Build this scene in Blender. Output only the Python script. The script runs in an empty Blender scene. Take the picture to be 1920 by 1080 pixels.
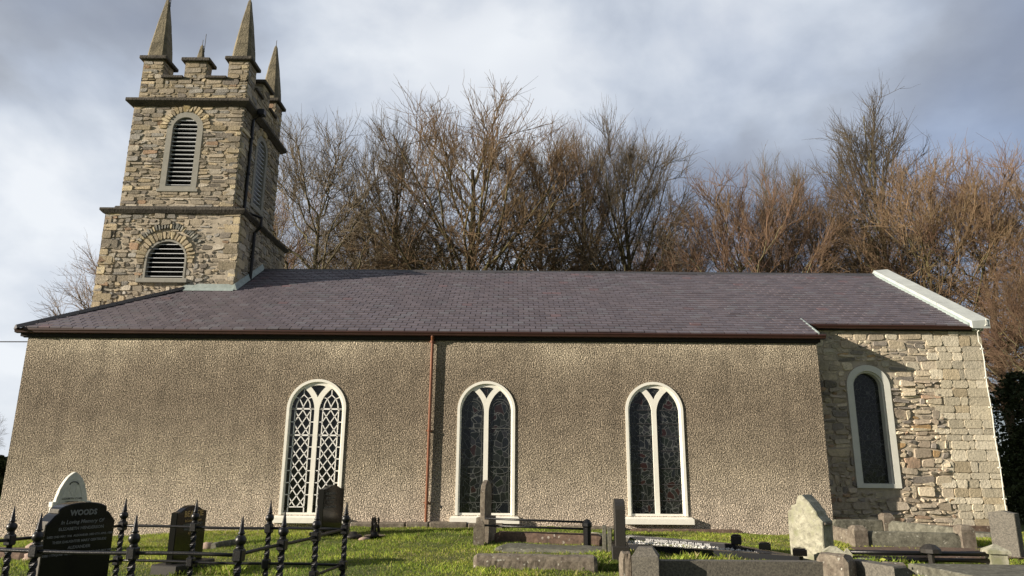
import bpy, math, random
import numpy as np
from mathutils import Vector, Matrix
from mathutils.geometry import tessellate_polygon
R = math.radians
SC = bpy.context.scene
COL = SC.collection
# ------------------------------------------------------------------ camera
FPX, PITCH, ROLL, EYE = 1331., 13.7, .45, 1.6
cd = bpy.data.cameras.new('camera'); cam = bpy.data.objects.new('camera', cd); COL.objects.link(cam)
cd.sensor_width = 36; cd.lens = FPX/1920*36; cd.clip_start = .1; cd.clip_end = 3000
cam.matrix_world = Matrix.Translation((0, 0, EYE)) @ Matrix.Rotation(R(90+PITCH), 4, 'X') @ Matrix.Rotation(R(ROLL), 4, 'Z')
SC.camera = cam
CR = (Matrix.Rotation(R(90+PITCH), 3, 'X') @ Matrix.Rotation(R(ROLL), 3, 'Z'))
def PY(px, py, Y):
    d = CR @ Vector(((px-960)/FPX, (540-py)/FPX, -1)); t = Y/d.y
    return Vector((d.x*t, Y, EYE+d.z*t))
def PZ(px, py, Z=0.):
    d = CR @ Vector(((px-960)/FPX, (540-py)/FPX, -1)); t = (Z-EYE)/d.z
    return Vector((d.x*t, d.y*t, Z))
# ------------------------------------------------------------------ light
SUND = Vector((3.03, 1, -.86)).normalized()
sl = bpy.data.lights.new('sun', 'SUN'); sl.energy = 5.0; sl.angle = R(.53); sl.color = (1, .89, .74)
so = bpy.data.objects.new('sun', sl); COL.objects.link(so); so.rotation_euler = SUND.to_track_quat('-Z', 'Y').to_euler()
w = bpy.data.worlds.new('World'); SC.world = w; w.use_nodes = True
NT = w.node_tree; NT.nodes.clear()
def N(nt, t, **k):
    n = nt.nodes.new(t)
    for a, b in k.items():
        if a == 'ins':
            for i, v in b.items(): n.inputs[i].default_value = v
        else: setattr(n, a, b)
    return n
def ramp(nt, stops, src=None, interp='LINEAR'):
    n = nt.nodes.new('ShaderNodeValToRGB'); n.color_ramp.interpolation = interp
    e = n.color_ramp.elements
    while len(e) > 1: e.remove(e[-1])
    for i, (p, c) in enumerate(stops):
        x = e[0] if i == 0 else e.new(p)
        x.position = p; x.color = (c, c, c, 1) if isinstance(c, (int, float)) else (*c, 1)
    if src is not None: nt.links.new(src, n.inputs[0])
    return n
out = N(NT, 'ShaderNodeOutputWorld'); bg = N(NT, 'ShaderNodeBackground'); bg.inputs[1].default_value = .1
sky = N(NT, 'ShaderNodeTexSky', sky_type='NISHITA', sun_disc=False, sun_elevation=R(15.1), sun_rotation=math.atan2(-3.03, -1))
tc = N(NT, 'ShaderNodeTexCoord'); mp = N(NT, 'ShaderNodeMapping'); mp.inputs['Scale'].default_value = (1, 1, 1.5); mp.inputs['Location'].default_value = (.35, .1, .42)
NT.links.new(tc.outputs['Generated'], mp.inputs[0])
n1 = N(NT, 'ShaderNodeTexNoise', ins={'Scale': 2.9, 'Detail': 7, 'Roughness': .5, 'Distortion': .15}); NT.links.new(mp.outputs[0], n1.inputs['Vector'])
n2 = N(NT, 'ShaderNodeTexNoise', ins={'Scale': 1.7, 'Detail': 4, 'Roughness': .48, 'Distortion': .3}); NT.links.new(mp.outputs[0], n2.inputs['Vector'])
acc = n1.outputs[0]                                   # thicker and thinner places in the cloud deck
for (sx_, sy_, sr_, sa_) in ((-60, 400, .16, .10), (30, 600, .14, .06), (120, 150, .26, -.08), (560, 60, .22, .07), (800, 130, .2, .05), (1250, 60, .2, -.03), (1420, 170, .14, .05), (1700, 260, .25, -.10), (1330, 300, .14, -.06), (420, 480, .3, .03), (950, 20, .26, .06)):
    dv = (CR @ Vector(((sx_-960)/FPX, (540-sy_)/FPX, -1))).normalized(); vm = N(NT, 'ShaderNodeVectorMath', operation='DOT_PRODUCT'); vm.inputs[1].default_value = dv; NT.links.new(tc.outputs['Generated'], vm.inputs[0])
    mr_ = N(NT, 'ShaderNodeMapRange', interpolation_type='SMOOTHSTEP', ins={1: math.cos(sr_*2), 2: 1., 3: 0., 4: sa_}); NT.links.new(vm.outputs['Value'], mr_.inputs[0])
    ad = N(NT, 'ShaderNodeMath', operation='ADD'); NT.links.new(acc, ad.inputs[0]); NT.links.new(mr_.outputs[0], ad.inputs[1]); acc = ad.outputs[0]
cl = ramp(NT, [(.34, (1.9, 2.05, 2.35)), (.44, (2.35, 2.55, 2.9)), (.51, (2.95, 3.25, 3.75)), (.58, (3.75, 4.05, 4.5)), (.68, (4.9, 5.1, 5.35))], acc)
cover = ramp(NT, [(.36, .60), (.55, .97)], n2.outputs[0])
mx = N(NT, 'ShaderNodeMix', data_type='RGBA'); NT.links.new(cover.outputs[0], mx.inputs[0])
skb = N(NT, 'ShaderNodeMix', data_type='RGBA', blend_type='MULTIPLY'); skb.inputs[0].default_value = 1; skb.inputs[7].default_value = (.52, .60, .80, 1)
NT.links.new(sky.outputs[0], skb.inputs[6])
NT.links.new(skb.outputs[2], mx.inputs[6]); NT.links.new(cl.outputs[0], mx.inputs[7])
sxw = N(NT, 'ShaderNodeSeparateXYZ'); NT.links.new(tc.outputs['Generated'], sxw.inputs[0])      # added dimming of the unseen sky behind the camera, lessens fill light
dk = N(NT, 'ShaderNodeMapRange', interpolation_type='SMOOTHSTEP', ins={1: -.55, 2: .35, 3: .46, 4: 1.}); NT.links.new(sxw.outputs['Y'], dk.inputs[0])
dm = N(NT, 'ShaderNodeMix', data_type='RGBA', blend_type='MULTIPLY'); dm.inputs[0].default_value = 1; NT.links.new(mx.outputs[2], dm.inputs[6]); NT.links.new(dk.outputs[0], dm.inputs[7])
NT.links.new(dm.outputs[2], bg.inputs[0]); NT.links.new(bg.outputs[0], out.inputs[0])
SC.view_settings.view_transform = 'Standard'; SC.view_settings.look = 'None'; SC.view_settings.gamma = 1; SC.view_settings.exposure = .86
# ------------------------------------------------------------------ materials
def mat(name):
    m = bpy.data.materials.new(name); m.use_nodes = True
    nt = m.node_tree; return m, nt, nt.nodes['Principled BSDF']
def lk(nt, a, b): nt.links.new(a, b)
def mixc(nt, f, a, b, mode='MIX'):
    n = N(nt, 'ShaderNodeMix', data_type='RGBA', blend_type=mode)
    for i, v in ((0, f), (6, a), (7, b)):
        if hasattr(v, 'is_output'): lk(nt, v, n.inputs[i])
        elif isinstance(v, tuple): n.inputs[i].default_value = (*v, 1)
        else: n.inputs[i].default_value = v
    return n.outputs[2]
def noise(nt, scale, detail=4, rough=.6, dist=0, vec=None):
    n = N(nt, 'ShaderNodeTexNoise', ins={'Scale': scale, 'Detail': detail, 'Roughness': rough, 'Distortion': dist})
    if vec is None:
        t = N(nt, 'ShaderNodeTexCoord'); vec = t.outputs['Object']
    lk(nt, vec, n.inputs['Vector']); return n.outputs[0]
def bump(nt, bs, h, strength=.5, dist=.01, prev=None):
    b = N(nt, 'ShaderNodeBump', ins={'Strength': strength, 'Distance': dist}); lk(nt, h, b.inputs['Height'])
    if prev: lk(nt, prev, b.inputs['Normal'])
    lk(nt, b.outputs[0], bs.inputs['Normal']); return b.outputs[0]
def simple(name, c, rough=.6, var=.25, nscale=6, bstr=.3, bdist=.004, bscale=60, spec=.5, metal=0, c2=None):
    m, nt, b = mat(name)
    f = ramp(nt, [(.3, 0.), (.7, 1.)], noise(nt, nscale, 6, .65)).outputs[0]
    d = c2 or tuple(x*(1-var) for x in c)
    lk(nt, mixc(nt, f, c, d), b.inputs['Base Color'])
    b.inputs['Roughness'].default_value = rough; b.inputs['Specular IOR Level'].default_value = spec; b.inputs['Metallic'].default_value = metal
    if bstr: bump(nt, b, noise(nt, bscale, 5, .6), bstr, bdist)
    return m
def tinted(name, rough=.9, nscale=14, lo=.62, hi=1.15, bstr=.7, bdist=.012, bscale=22, lichen=None, blotch=None):
    m, nt, b = mat(name)
    a = N(nt, 'ShaderNodeAttribute', attribute_name='tint')
    v = ramp(nt, [(.25, lo), (.75, hi)], noise(nt, nscale, 8, .7)).outputs[0]
    c = mixc(nt, 1., a.outputs['Color'], v, 'MULTIPLY')
    if blotch:
        f = ramp(nt, [(.5, 0.), (.66, blotch[1])], noise(nt, blotch[2], 5, .6)).outputs[0]
        c = mixc(nt, f, c, blotch[0])
    if lichen:
        f = ramp(nt, [(.60, 0.), (.68, .8)], noise(nt, 11, 6, .55, .3)).outputs[0]
        c = mixc(nt, f, c, lichen)
    lk(nt, c, b.inputs['Base Color']); b.inputs['Roughness'].default_value = rough; b.inputs['Specular IOR Level'].default_value = .3
    bump(nt, b, noise(nt, bscale, 8, .7), bstr, bdist)
    return m
def gravematerial(name, base, dark, spots, rough=.9, spotscale=14, bs=.6, mossy=None):
    m, nt, b = mat(name)
    f = ramp(nt, [(.3, 0.), (.7, 1.)], noise(nt, 7, 8, .7)).outputs[0]
    c = mixc(nt, f, base, dark)
    v = N(nt, 'ShaderNodeTexVoronoi', ins={'Scale': spotscale, 'Randomness': 1.}); t = N(nt, 'ShaderNodeTexCoord')
    wv = N(nt, 'ShaderNodeTexNoise', ins={'Scale': 20., 'Detail': 3}); lk(nt, t.outputs['Object'], wv.inputs['Vector'])
    va = N(nt, 'ShaderNodeMix', data_type='VECTOR'); va.inputs[0].default_value = .07
    lk(nt, t.outputs['Object'], va.inputs[4]); lk(nt, wv.outputs['Color'], va.inputs[5]); lk(nt, va.outputs[1], v.inputs['Vector'])
    sm_ = ramp(nt, [(.45, 0.), (.6, .8)], noise(nt, 3.3, 4, .6)).outputs[0]; s = ramp(nt, [(.13, .8), (.24, 0.)], v.outputs['Distance']).outputs[0]
    sq_ = N(nt, 'ShaderNodeMath', operation='MULTIPLY'); lk(nt, s, sq_.inputs[0]); lk(nt, sm_, sq_.inputs[1]); s = sq_.outputs[0]
    c = mixc(nt, 1., c, ramp(nt, [(.3, .35), (.5, .95), (.7, 1.35)], noise(nt, 16, 10, .8)).outputs[0], 'MULTIPLY')
    c = mixc(nt, s, c, spots)
    if mossy:
        f2 = ramp(nt, [(.5, 0.), (.65, .8)], noise(nt, 4, 6, .7)).outputs[0]; c = mixc(nt, f2, c, mossy)
    lk(nt, c, b.inputs['Base Color']); b.inputs['Roughness'].default_value = rough; b.inputs['Specular IOR Level'].default_value = .3
    bump(nt, b, noise(nt, 35, 8, .7), bs, .012)
    return m
M = {}
M['stone'] = tinted('rubble_stone', lo=.62, hi=1.2, nscale=17, bstr=.9, bdist=.02, bscale=18, lichen=(.30, .275, .21), blotch=((.14, .12, .095), .45, 1.3))
M['ashlar'] = tinted('dressed_stone', lo=.72, hi=1.12, nscale=9, bstr=1., bdist=.03, bscale=16)
M['slate'] = tinted('slate', rough=.5, nscale=9, lo=.85, hi=1.1, bstr=.2, bdist=.003, bscale=40)
M['mortar'] = simple('mortar', (.52, .45, .35), .95, .35, 9, .8, .01, 70)
M['coping'] = simple('weathered_coping', (.10, .087, .07), .95, .5, 2.5, 1., .03, 16, c2=(.04, .036, .03))
M['pinnacle'] = simple('pinnacle_stone', (.24, .205, .135), .95, .5, 3, 1., .03, 18, c2=(.085, .075, .05))
M['louvreframe'] = simple('grey_frame', (.30, .29, .25), .8, .25, 7, .4, .004, 50)
M['slat'] = simple('painted_slat', (.74, .76, .78), .5, .15, 8, .2, .002, 50)
M['white'] = simple('cream_paint', (.90, .88, .79), .5, .10, 9, .35, .003, 30)
M['whitebar'] = simple('white_bar', (.90, .89, .85), .5, .03, 5, .1, .002, 30)
M['pale'] = simple('pale_surround', (.70, .70, .63), .75, .10, 5, .3, .004, 40)
M['lead'] = simple('lead_flashing', (.36, .42, .40), .6, .35, 8, .5, .006, 25, c2=(.22, .27, .26))
M['copingnew'] = simple('new_coping', (.47, .50, .48), .75, .3, 3, .5, .006, 30)
M['brown'] = simple('brown_gutter', (.05, .02, .014), .4, .3, 5, .1, .002, 30)
M['pipe'] = simple('brown_pipe', (.21, .078, .036), .38, .25, 4, .1, .002, 30)
M['black'] = simple('black_iron', (.006, .006, .007), .36, .4, 20, .6, .004, 70, spec=.4)
M['soffit'] = simple('dark_soffit', (.03, .026, .022), .9, .3, 5, .2)
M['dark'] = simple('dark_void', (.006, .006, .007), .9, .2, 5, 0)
M['ridge'] = simple('ridge_tile', (.055, .052, .055), .6, .3, 5, .2)
M['cable'] = simple('cable_black', (.02, .02, .022), .6, .1, 5, 0)
M['granite_black'] = simple('black_granite', (.007, .007, .007), .13, .3, 60, 0, spec=.28)
M['granite_dark'] = simple('dark_granite', (.030, .027, .023), .5, .5, 50, .4, .003, 120, spec=.35)
M['granite_edge'] = simple('rough_granite_edge', (.15, .14, .12), .9, .4, 30, .8, .01, 60)
M['granite_grey'] = simple('grey_granite', (.17, .155, .125), .8, .5, 38, .8, .008, 70, c2=(.045, .042, .036))
M['letter'] = simple('silver_lettering', (.15, .152, .145), .6, .15, 60, 0)
M['letterg'] = simple('lead_lines', (.10, .105, .10), .6, .15, 60, 0)
M['letterw'] = simple('white_lettering', (.34, .34, .34), .6, .15, 60, 0)
M['gold'] = simple('gold_lettering', (.42, .27, .10), .5, .15, 60, 0)
M['letterd'] = simple('dark_lettering', (.07, .07, .065), .8, .15, 60, 0)
M['chips'] = simple('white_chippings', (.75, .74, .70), .8, .4, 40, 1., .02, 60)
M['marble'] = simple('old_marble', (.62, .61, .55), .6, .3, 9, .4, .006, 30, c2=(.40, .41, .36))
M['gravelichen'] = gravematerial('lichened_stone', (.235, .205, .16), (.09, .07, .055), (.58, .58, .50))
M['graveweather'] = gravematerial('weathered_stone', (.42, .41, .32), (.20, .19, .14), (.52, .52, .42), spotscale=9, mossy=(.16, .17, .09))
M['redstone'] = gravematerial('brown_stone', (.185, .125, .09), (.075, .052, .042), (.45, .42, .36), spotscale=9)
M['greykerb'] = gravematerial('grey_kerb', (.185, .18, .14), (.06, .058, .044), (.42, .42, .36), spotscale=12)
M['blackkerb'] = simple('polished_kerb', (.016, .017, .021), .28, .2, 40, 0, spec=.35)
# pebbledash
m, nt, b = mat('pebbledash')
t = N(nt, 'ShaderNodeTexCoord'); v = N(nt, 'ShaderNodeTexVoronoi', ins={'Scale': 40.}); lk(nt, t.outputs['Object'], v.inputs['Vector'])
fine = noise(nt, 34, 3, .6)
sx = N(nt, 'ShaderNodeSeparateXYZ'); lk(nt, t.outputs['Object'], sx.inputs[0])
big = noise(nt, .55, 5, .6, .4)
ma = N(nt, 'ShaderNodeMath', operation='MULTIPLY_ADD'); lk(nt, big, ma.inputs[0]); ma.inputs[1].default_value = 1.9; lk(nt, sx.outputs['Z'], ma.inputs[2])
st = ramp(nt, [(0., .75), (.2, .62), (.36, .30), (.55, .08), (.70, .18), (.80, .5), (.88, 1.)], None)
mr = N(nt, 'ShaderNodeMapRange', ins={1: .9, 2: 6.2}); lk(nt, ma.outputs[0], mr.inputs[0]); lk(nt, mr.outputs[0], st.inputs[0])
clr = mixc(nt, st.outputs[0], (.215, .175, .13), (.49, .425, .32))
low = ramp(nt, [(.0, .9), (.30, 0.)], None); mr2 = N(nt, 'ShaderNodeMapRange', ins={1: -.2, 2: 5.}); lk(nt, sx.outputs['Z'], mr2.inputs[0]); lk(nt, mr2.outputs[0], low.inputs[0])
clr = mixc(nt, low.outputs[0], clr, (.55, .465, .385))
pat = ramp(nt, [(.35, .84), (.65, 1.12)], noise(nt, 2.6, 6, .65)).outputs[0]
mps = N(nt, 'ShaderNodeMapping'); mps.inputs['Scale'].default_value = (3.2, 1, .16); lk(nt, t.outputs['Object'], mps.inputs[0])
strk = ramp(nt, [(.36, .87), (.52, 1.), (.75, 1.05)], noise(nt, 1.3, 5, .62, .2, mps.outputs[0])).outputs[0]
clr = mixc(nt, 1., clr, strk, 'MULTIPLY')
clr = mixc(nt, 1., clr, pat, 'MULTIPLY')
g = ramp(nt, [(.35, .3), (.5, 1.), (.65, 2.05)], fine).outputs[0]
clr = mixc(nt, 1., clr, g, 'MULTIPLY')
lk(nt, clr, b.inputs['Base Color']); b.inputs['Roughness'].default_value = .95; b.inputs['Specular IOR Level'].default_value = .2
p1 = bump(nt, b, noise(nt, 36, 2, .5), 1., .065); bump(nt, b, v.outputs['Distance'], .5, .02, p1)
M['dash'] = m
# stained glass (dark glass with pale lead lines)
def stained(name, seed, scale, lw, red):
    m, nt, b = mat(name)
    t = N(nt, 'ShaderNodeTexCoord'); mp = N(nt, 'ShaderNodeMapping'); mp.inputs['Location'].default_value = (seed, 0, seed*.7); mp.inputs['Scale'].default_value = (1, 0, .85)
    lk(nt, t.outputs['Object'], mp.inputs[0])
    nn = N(nt, 'ShaderNodeTexNoise', ins={'Scale': 3.2, 'Detail': 1}); lk(nt, mp.outputs[0], nn.inputs['Vector'])
    va = N(nt, 'ShaderNodeMix', data_type='VECTOR'); va.inputs[0].default_value = .22; lk(nt, mp.outputs[0], va.inputs[4]); lk(nt, nn.outputs['Color'], va.inputs[5])
    v = N(nt, 'ShaderNodeTexVoronoi', feature='DISTANCE_TO_EDGE', ins={'Scale': scale}); lk(nt, va.outputs[1], v.inputs['Vector'])
    v2 = N(nt, 'ShaderNodeTexVoronoi', ins={'Scale': scale}); lk(nt, va.outputs[1], v2.inputs['Vector'])
    sep = N(nt, 'ShaderNodeSeparateColor'); lk(nt, v2.outputs['Color'], sep.inputs[0])
    cells = ramp(nt, [(0, (.007, .009, .009)), (.3, (.011, .013, .013)), (.45, (.016, .019, .018)), (.6, (.009, .011, .014)), (.75, (.018, .019, .022)), (.88, (.010, .014, .011)), (.95, red)], sep.outputs[0], 'CONSTANT')
    ln = ramp(nt, [(lw, 1.), (lw*1.8, 0.)], v.outputs['Distance'])
    lk(nt, mixc(nt, ln.outputs[0], cells.outputs[0], (.085, .09, .088)), b.inputs['Base Color'])
    b.inputs['Roughness'].default_value = .12; b.inputs['Specular IOR Level'].default_value = .55
    bump(nt, b, noise(nt, 5, 2, .5), .12, .02)
    return m
M['glass2'] = stained('stained_glass_a', 3.1, 8.5, .018, (.018, .010, .010))
M['glass3'] = stained('stained_glass_b', 7.7, 12, .026, (.022, .009, .009))
M['glassC'] = stained('stained_glass_c', 1.3, 14, .02, (.03, .03, .03))
m, nt, b = mat('dark_glass'); b.inputs['Base Color'].default_value = (.008, .009, .009, 1); b.inputs['Roughness'].default_value = .08
bump(nt, b, noise(nt, 4, 2, .5), .15, .02); M['glass'] = m
# bark and twigs
def bark(name, c1, c2, ns=1.2):
    m, nt, b = mat(name)
    oi = N(nt, 'ShaderNodeObjectInfo')
    f = ramp(nt, [(.35, 0.), (.65, 1.)], noise(nt, ns, 5, .7)).outputs[0]
    c = mixc(nt, f, c1, c2)
    r = ramp(nt, [(0, .6), (1, 1.25)], oi.outputs['Random']).outputs[0]
    lk(nt, mixc(nt, 1., c, r, 'MULTIPLY'), b.inputs['Base Color']); b.inputs['Roughness'].default_value = .9; b.inputs['Specular IOR Level'].default_value = .2
    return m
M['bark'] = bark('mossy_bark', (.17, .15, .07), (.055, .046, .034))
M['twigr'] = bark('reddish_twigs', (.205, .135, .085), (.175, .13, .075), .5)
M['twigy'] = bark('yellowish_twigs', (.185, .13, .08), (.16, .095, .066), .5)
M['twigg'] = bark('grey_twigs', (.185, .15, .105), (.14, .115, .08), .5)
M['limb'] = bark('lichened_limbs', (.19, .17, .09), (.08, .068, .045), .8)
# ------------------------------------------------------------------ mesh builder
class MB:
    def __init__(s): s.v = []; s.f = []; s.c = []
    def add(s, vs, fs, c=None):
        o = len(s.v); s.v += [tuple(p) for p in vs]
        for f in fs: s.f.append(tuple(i+o for i in f)); s.c.append(c or (1, 1, 1))
    def hexa(s, p, c=None):
        s.add(p, [(0, 3, 2, 1), (4, 5, 6, 7), (0, 1, 5, 4), (1, 2, 6, 5), (2, 3, 7, 6), (3, 0, 4, 7)], c)
    def box(s, x0, x1, y0, y1, z0, z1, c=None):
        s.hexa([(x0, y0, z0), (x1, y0, z0), (x1, y1, z0), (x0, y1, z0), (x0, y0, z1), (x1, y0, z1), (x1, y1, z1), (x0, y1, z1)], c)
    def bbox(s, x0, x1, y0, y1, z0, z1, b=.01, c=None):
        """box with chamfered edges"""
        vs = []
        for (X, Y, Z) in [(x, y, z) for x in (0, 1) for y in (0, 1) for z in (0, 1)]:
            px, py, pz = (x1 if X else x0), (y1 if Y else y0), (z1 if Z else z0)
            sx, sy, sz = (-b if X else b), (-b if Y else b), (-b if Z else b)
            vs += [(px, py+sy, pz+sz), (px+sx, py, pz+sz), (px+sx, py+sy, pz)]
        ix = lambda X, Y, Z, a: (X*4+Y*2+Z)*3+a
        fs = []
        for a in (0, 1): 
            fs += [(ix(a, 0, 0, 0), ix(a, 1, 0, 0), ix(a, 1, 1, 0), ix(a, 0, 1, 0)), (ix(0, a, 0, 1), ix(1, a, 0, 1), ix(1, a, 1, 1), ix(0, a, 1, 1)), (ix(0, 0, a, 2), ix(1, 0, a, 2), ix(1, 1, a, 2), ix(0, 1, a, 2))]
            for d in (0, 1):
                fs += [(ix(a, d, 0, 0), ix(a, d, 1, 0), ix(a, d, 1, 1), ix(a, d, 0, 1)), (ix(a, 0, d, 0), ix(a, 1, d, 0), ix(a, 1, d, 2), ix(a, 0, d, 2)), (ix(0, a, d, 1), ix(1, a, d, 1), ix(1, a, d, 2), ix(0, a, d, 2))]
                for e in (0, 1): fs.append((ix(a, d, e, 0), ix(a, d, e, 1), ix(a, d, e, 2)))
        s.add(vs, fs, c)
    def prism(s, poly, f, c=None):
        """poly: list of 2D; f(u,v,k)->3D for k in 0,1"""
        n = len(poly); vs = [f(u, v, 0) for u, v in poly]+[f(u, v, 1) for u, v in poly]
        s.add(vs, [tuple(range(n)), tuple(range(2*n-1, n-1, -1))]+[(i, n+i, n+(i+1) % n, (i+1) % n) for i in range(n)], c)
    def ribbon(s, pts, w, f, closed=False, c=None):
        """pts 2D polyline, width w, f(u,v,k)->3D (k 0 front 1 back): an extruded band"""
        n = len(pts); L = []; Rr = []
        for i in range(n):
            a = pts[i-1] if (i or closed) else pts[0]; b_ = pts[(i+1) % n] if (i < n-1 or closed) else pts[-1]
            dx, dy = b_[0]-a[0], b_[1]-a[1]; l = math.hypot(dx, dy) or 1; nx, ny = -dy/l, dx/l
            ww = w[i] if isinstance(w, (list, tuple)) else w
            L.append((pts[i][0]+nx*ww/2, pts[i][1]+ny*ww/2)); Rr.append((pts[i][0]-nx*ww/2, pts[i][1]-ny*ww/2))
        vs = []
        for i in range(n): vs += [f(*L[i], 0), f(*Rr[i], 0), f(*Rr[i], 1), f(*L[i], 1)]
        fs = []
        for i in range(n if closed else n-1):
            a, b_ = i*4, ((i+1) % n)*4
            for k in range(4): fs.append((a+k, a+(k+1) % 4, b_+(k+1) % 4, b_+k))
        if not closed: fs += [(0, 3, 2, 1), ((n-1)*4, (n-1)*4+1, (n-1)*4+2, (n-1)*4+3)]
        s.add(vs, fs, c)
    def tube(s, pts, r, n=8, c=None, cap=True):
        pts = [Vector(p) for p in pts]; rings = []
        for i, p in enumerate(pts):
            d = (pts[min(i+1, len(pts)-1)]-pts[max(i-1, 0)]).normalized()
            ref = Vector((0, 0, 1)) if abs(d.z) < .9 else Vector((1, 0, 0))
            u = d.cross(ref).normalized(); v_ = d.cross(u); rr = r[i] if isinstance(r, (list, tuple)) else r
            rings.append([p+(u*math.cos(2*math.pi*k/n)+v_*math.sin(2*math.pi*k/n))*rr for k in range(n)])
        vs = [q for g_ in rings for q in g_]
        fs = [(i*n+k, i*n+(k+1) % n, (i+1)*n+(k+1) % n, (i+1)*n+k) for i in range(len(pts)-1) for k in range(n)]
        if cap: fs += [tuple(range(n)), tuple(range((len(pts)-1)*n, len(pts)*n))]
        s.add(vs, fs, c)
    def lathe(s, prof, o=(0, 0, 0), n=16, c=None, rot=0, sq=0):
        vs = [(o[0]+r_*math.cos(2*math.pi*(k+rot)/n), o[1]+r_*math.sin(2*math.pi*(k+rot)/n), o[2]+z) for r_, z in prof for k in range(n)]
        fs = [(i*n+k, i*n+(k+1) % n, (i+1)*n+(k+1) % n, (i+1)*n+k) for i in range(len(prof)-1) for k in range(n)]
        fs += [tuple(range(n)), tuple(range((len(prof)-1)*n, len(prof)*n))]
        s.add(vs, fs, c)
    def build(s, name, m, parent=None, smooth=False, tint=False, loc=None, rot=None):
        me = bpy.data.meshes.new(name); me.from_pydata(s.v, [], s.f)
        if tint:
            a = me.color_attributes.new('tint', 'FLOAT_COLOR', 'CORNER'); arr = []
            for p, c in zip(me.polygons, s.c): arr += [c[0], c[1], c[2], 1.]*p.loop_total
            a.data.foreach_set('color', arr)
        me.materials.append(m)
        bm_fix(me)
        if smooth: me.shade_smooth()
        o = bpy.data.objects.new(name, me); COL.objects.link(o)
        if parent: o.parent = parent
        if loc: o.location = loc
        if rot: o.rotation_euler = rot
        return o
import bmesh
def bm_fix(me):
    b_ = bmesh.new(); b_.from_mesh(me); bmesh.ops.recalc_face_normals(b_, faces=b_.faces); b_.to_mesh(me); b_.free()
def empty(name, label, cat, loc=(0, 0, 0), rz=0, group=None):
    o = bpy.data.objects.new(name, None); COL.objects.link(o); o.location = loc; o.rotation_euler = (0, 0, rz); tag(o, label, cat, group); return o
def tag(o, label=None, cat=None, group=None, kind=None):
    if label: o['label'] = label
    if cat: o['category'] = cat; o['kind'] = kind or 'thing'
    if group: o['group'] = group
    if kind: o['kind'] = kind
    return o
def copy_tree(o, parent=None):
    c = o.copy(); COL.objects.link(c); c.parent = parent
    for ch in list(o.children): copy_tree(ch, c)
    return c
def text_part(s, size, m, parent, loc, rot, bold=0., sx=1., name='inscription', align='CENTER', italic=0):
    cu = bpy.data.curves.new('t', 'FONT'); cu.body = s; cu.size = size; cu.extrude = .0015; cu.align_x = align; cu.offset = bold; cu.shear = italic; cu.resolution_u = 2
    o = bpy.data.objects.new('t', cu); COL.objects.link(o)
    me = bpy.data.meshes.new_from_object(o.evaluated_get(bpy.context.evaluated_depsgraph_get())); COL.objects.unlink(o); bpy.data.objects.remove(o)
    me.materials.clear(); me.materials.append(m); me.name = name
    r = bpy.data.objects.new(name, me); COL.objects.link(r); r.parent = parent; r.location = loc; r.rotation_euler = rot; r.scale = (sx, 1, 1); return r
def sheet(outer, holes, f, mb, depth=0):
    """flat wall with holes, f(u,v,d); adds reveals of given depth round the holes"""
    loops = [[Vector((u, v, 0)) for u, v in outer]]+[[Vector((u, v, 0)) for u, v in h] for h in holes]
    tris = tessellate_polygon(loops); flat = [p for l in loops for p in l]
    mb.add([f(p.x, p.y, 0) for p in flat], [tuple(t_) for t_ in tris], (.3, .27, .2))
    for h in holes:
        n = len(h); mb.add([f(u, v, 0) for u, v in h]+[f(u, v, depth) for u, v in h], [(i, (i+1) % n, n+(i+1) % n, n+i) for i in range(n)], (.3, .27, .2))
def arch(cx, z0, zs, r, n=24):
    """closed outline: jambs from z0 up to springing zs with a semicircle of radius r"""
    return [(cx-r, z0), (cx+r, z0)]+[(cx+r*math.cos(a), zs+r*math.sin(a)) for a in [math.pi*i/n for i in range(n+1)]]
def archline(cx, z0, zs, r, n=28):
    return [(cx+r, z0)]+[(cx+r*math.cos(a), zs+r*math.sin(a)) for a in [math.pi*i/n for i in range(n+1)]]+[(cx-r, z0)]
# ------------------------------------------------------------------ rubble masonry
def lerp(a, b, t_): return a+(b-a)*t_
def stone(mb, q, f, c, rnd, dep, gap=.008, jit=.012, ins=.016):
    """q: four corners (u,v) ccw; a rough block with a bulging face"""
    cx = sum(p[0] for p in q)/4; cy = sum(p[1] for p in q)/4
    pts = []
    for i in range(4):
        a, b_ = q[i], q[(i+1) % 4]
        L_ = math.hypot(b_[0]-a[0], b_[1]-a[1]); cut = min(.30, .028/max(L_, .01)+rnd.random()*.06)
        for t_ in (cut, 1-cut): pts.append((lerp(a[0], b_[0], t_), lerp(a[1], b_[1], t_)))
    def sh(p, g_):
        dx, dy = p[0]-cx, p[1]-cy; l = math.hypot(dx, dy) or 1
        k = max(0, 1-g_/l); return (cx+dx*k, cy+dy*k)
    P = []
    for p in pts:
        x, y = sh(p, gap); P.append((x+rnd.uniform(-jit, jit)*.6, y+rnd.uniform(-jit, jit)*.5))
    I = [sh(p, ins+rnd.random()*ins*.75) for p in P]
    tl, tl2 = rnd.uniform(-.25, .25), rnd.uniform(-.35, .35)
    n = 8; vs = [f(u, v, .02) for u, v in P]+[f(u, v, -dep*(1+tl*(1 if u > cx else -1)+tl2*(1 if v > cy else -1))) for u, v in I]
    mb.add(vs, [tuple(range(n, 2*n))]+[(i, (i+1) % n, n+(i+1) % n, n+i) for i in range(n)], c)
def pick(pal, rnd, shade=1.):
    c = rnd.choices([p[0] for p in pal], [p[1] for p in pal])[0]; k = rnd.uniform(.78, 1.22)*shade
    return tuple(min(.8, x*k) for x in c)
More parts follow.
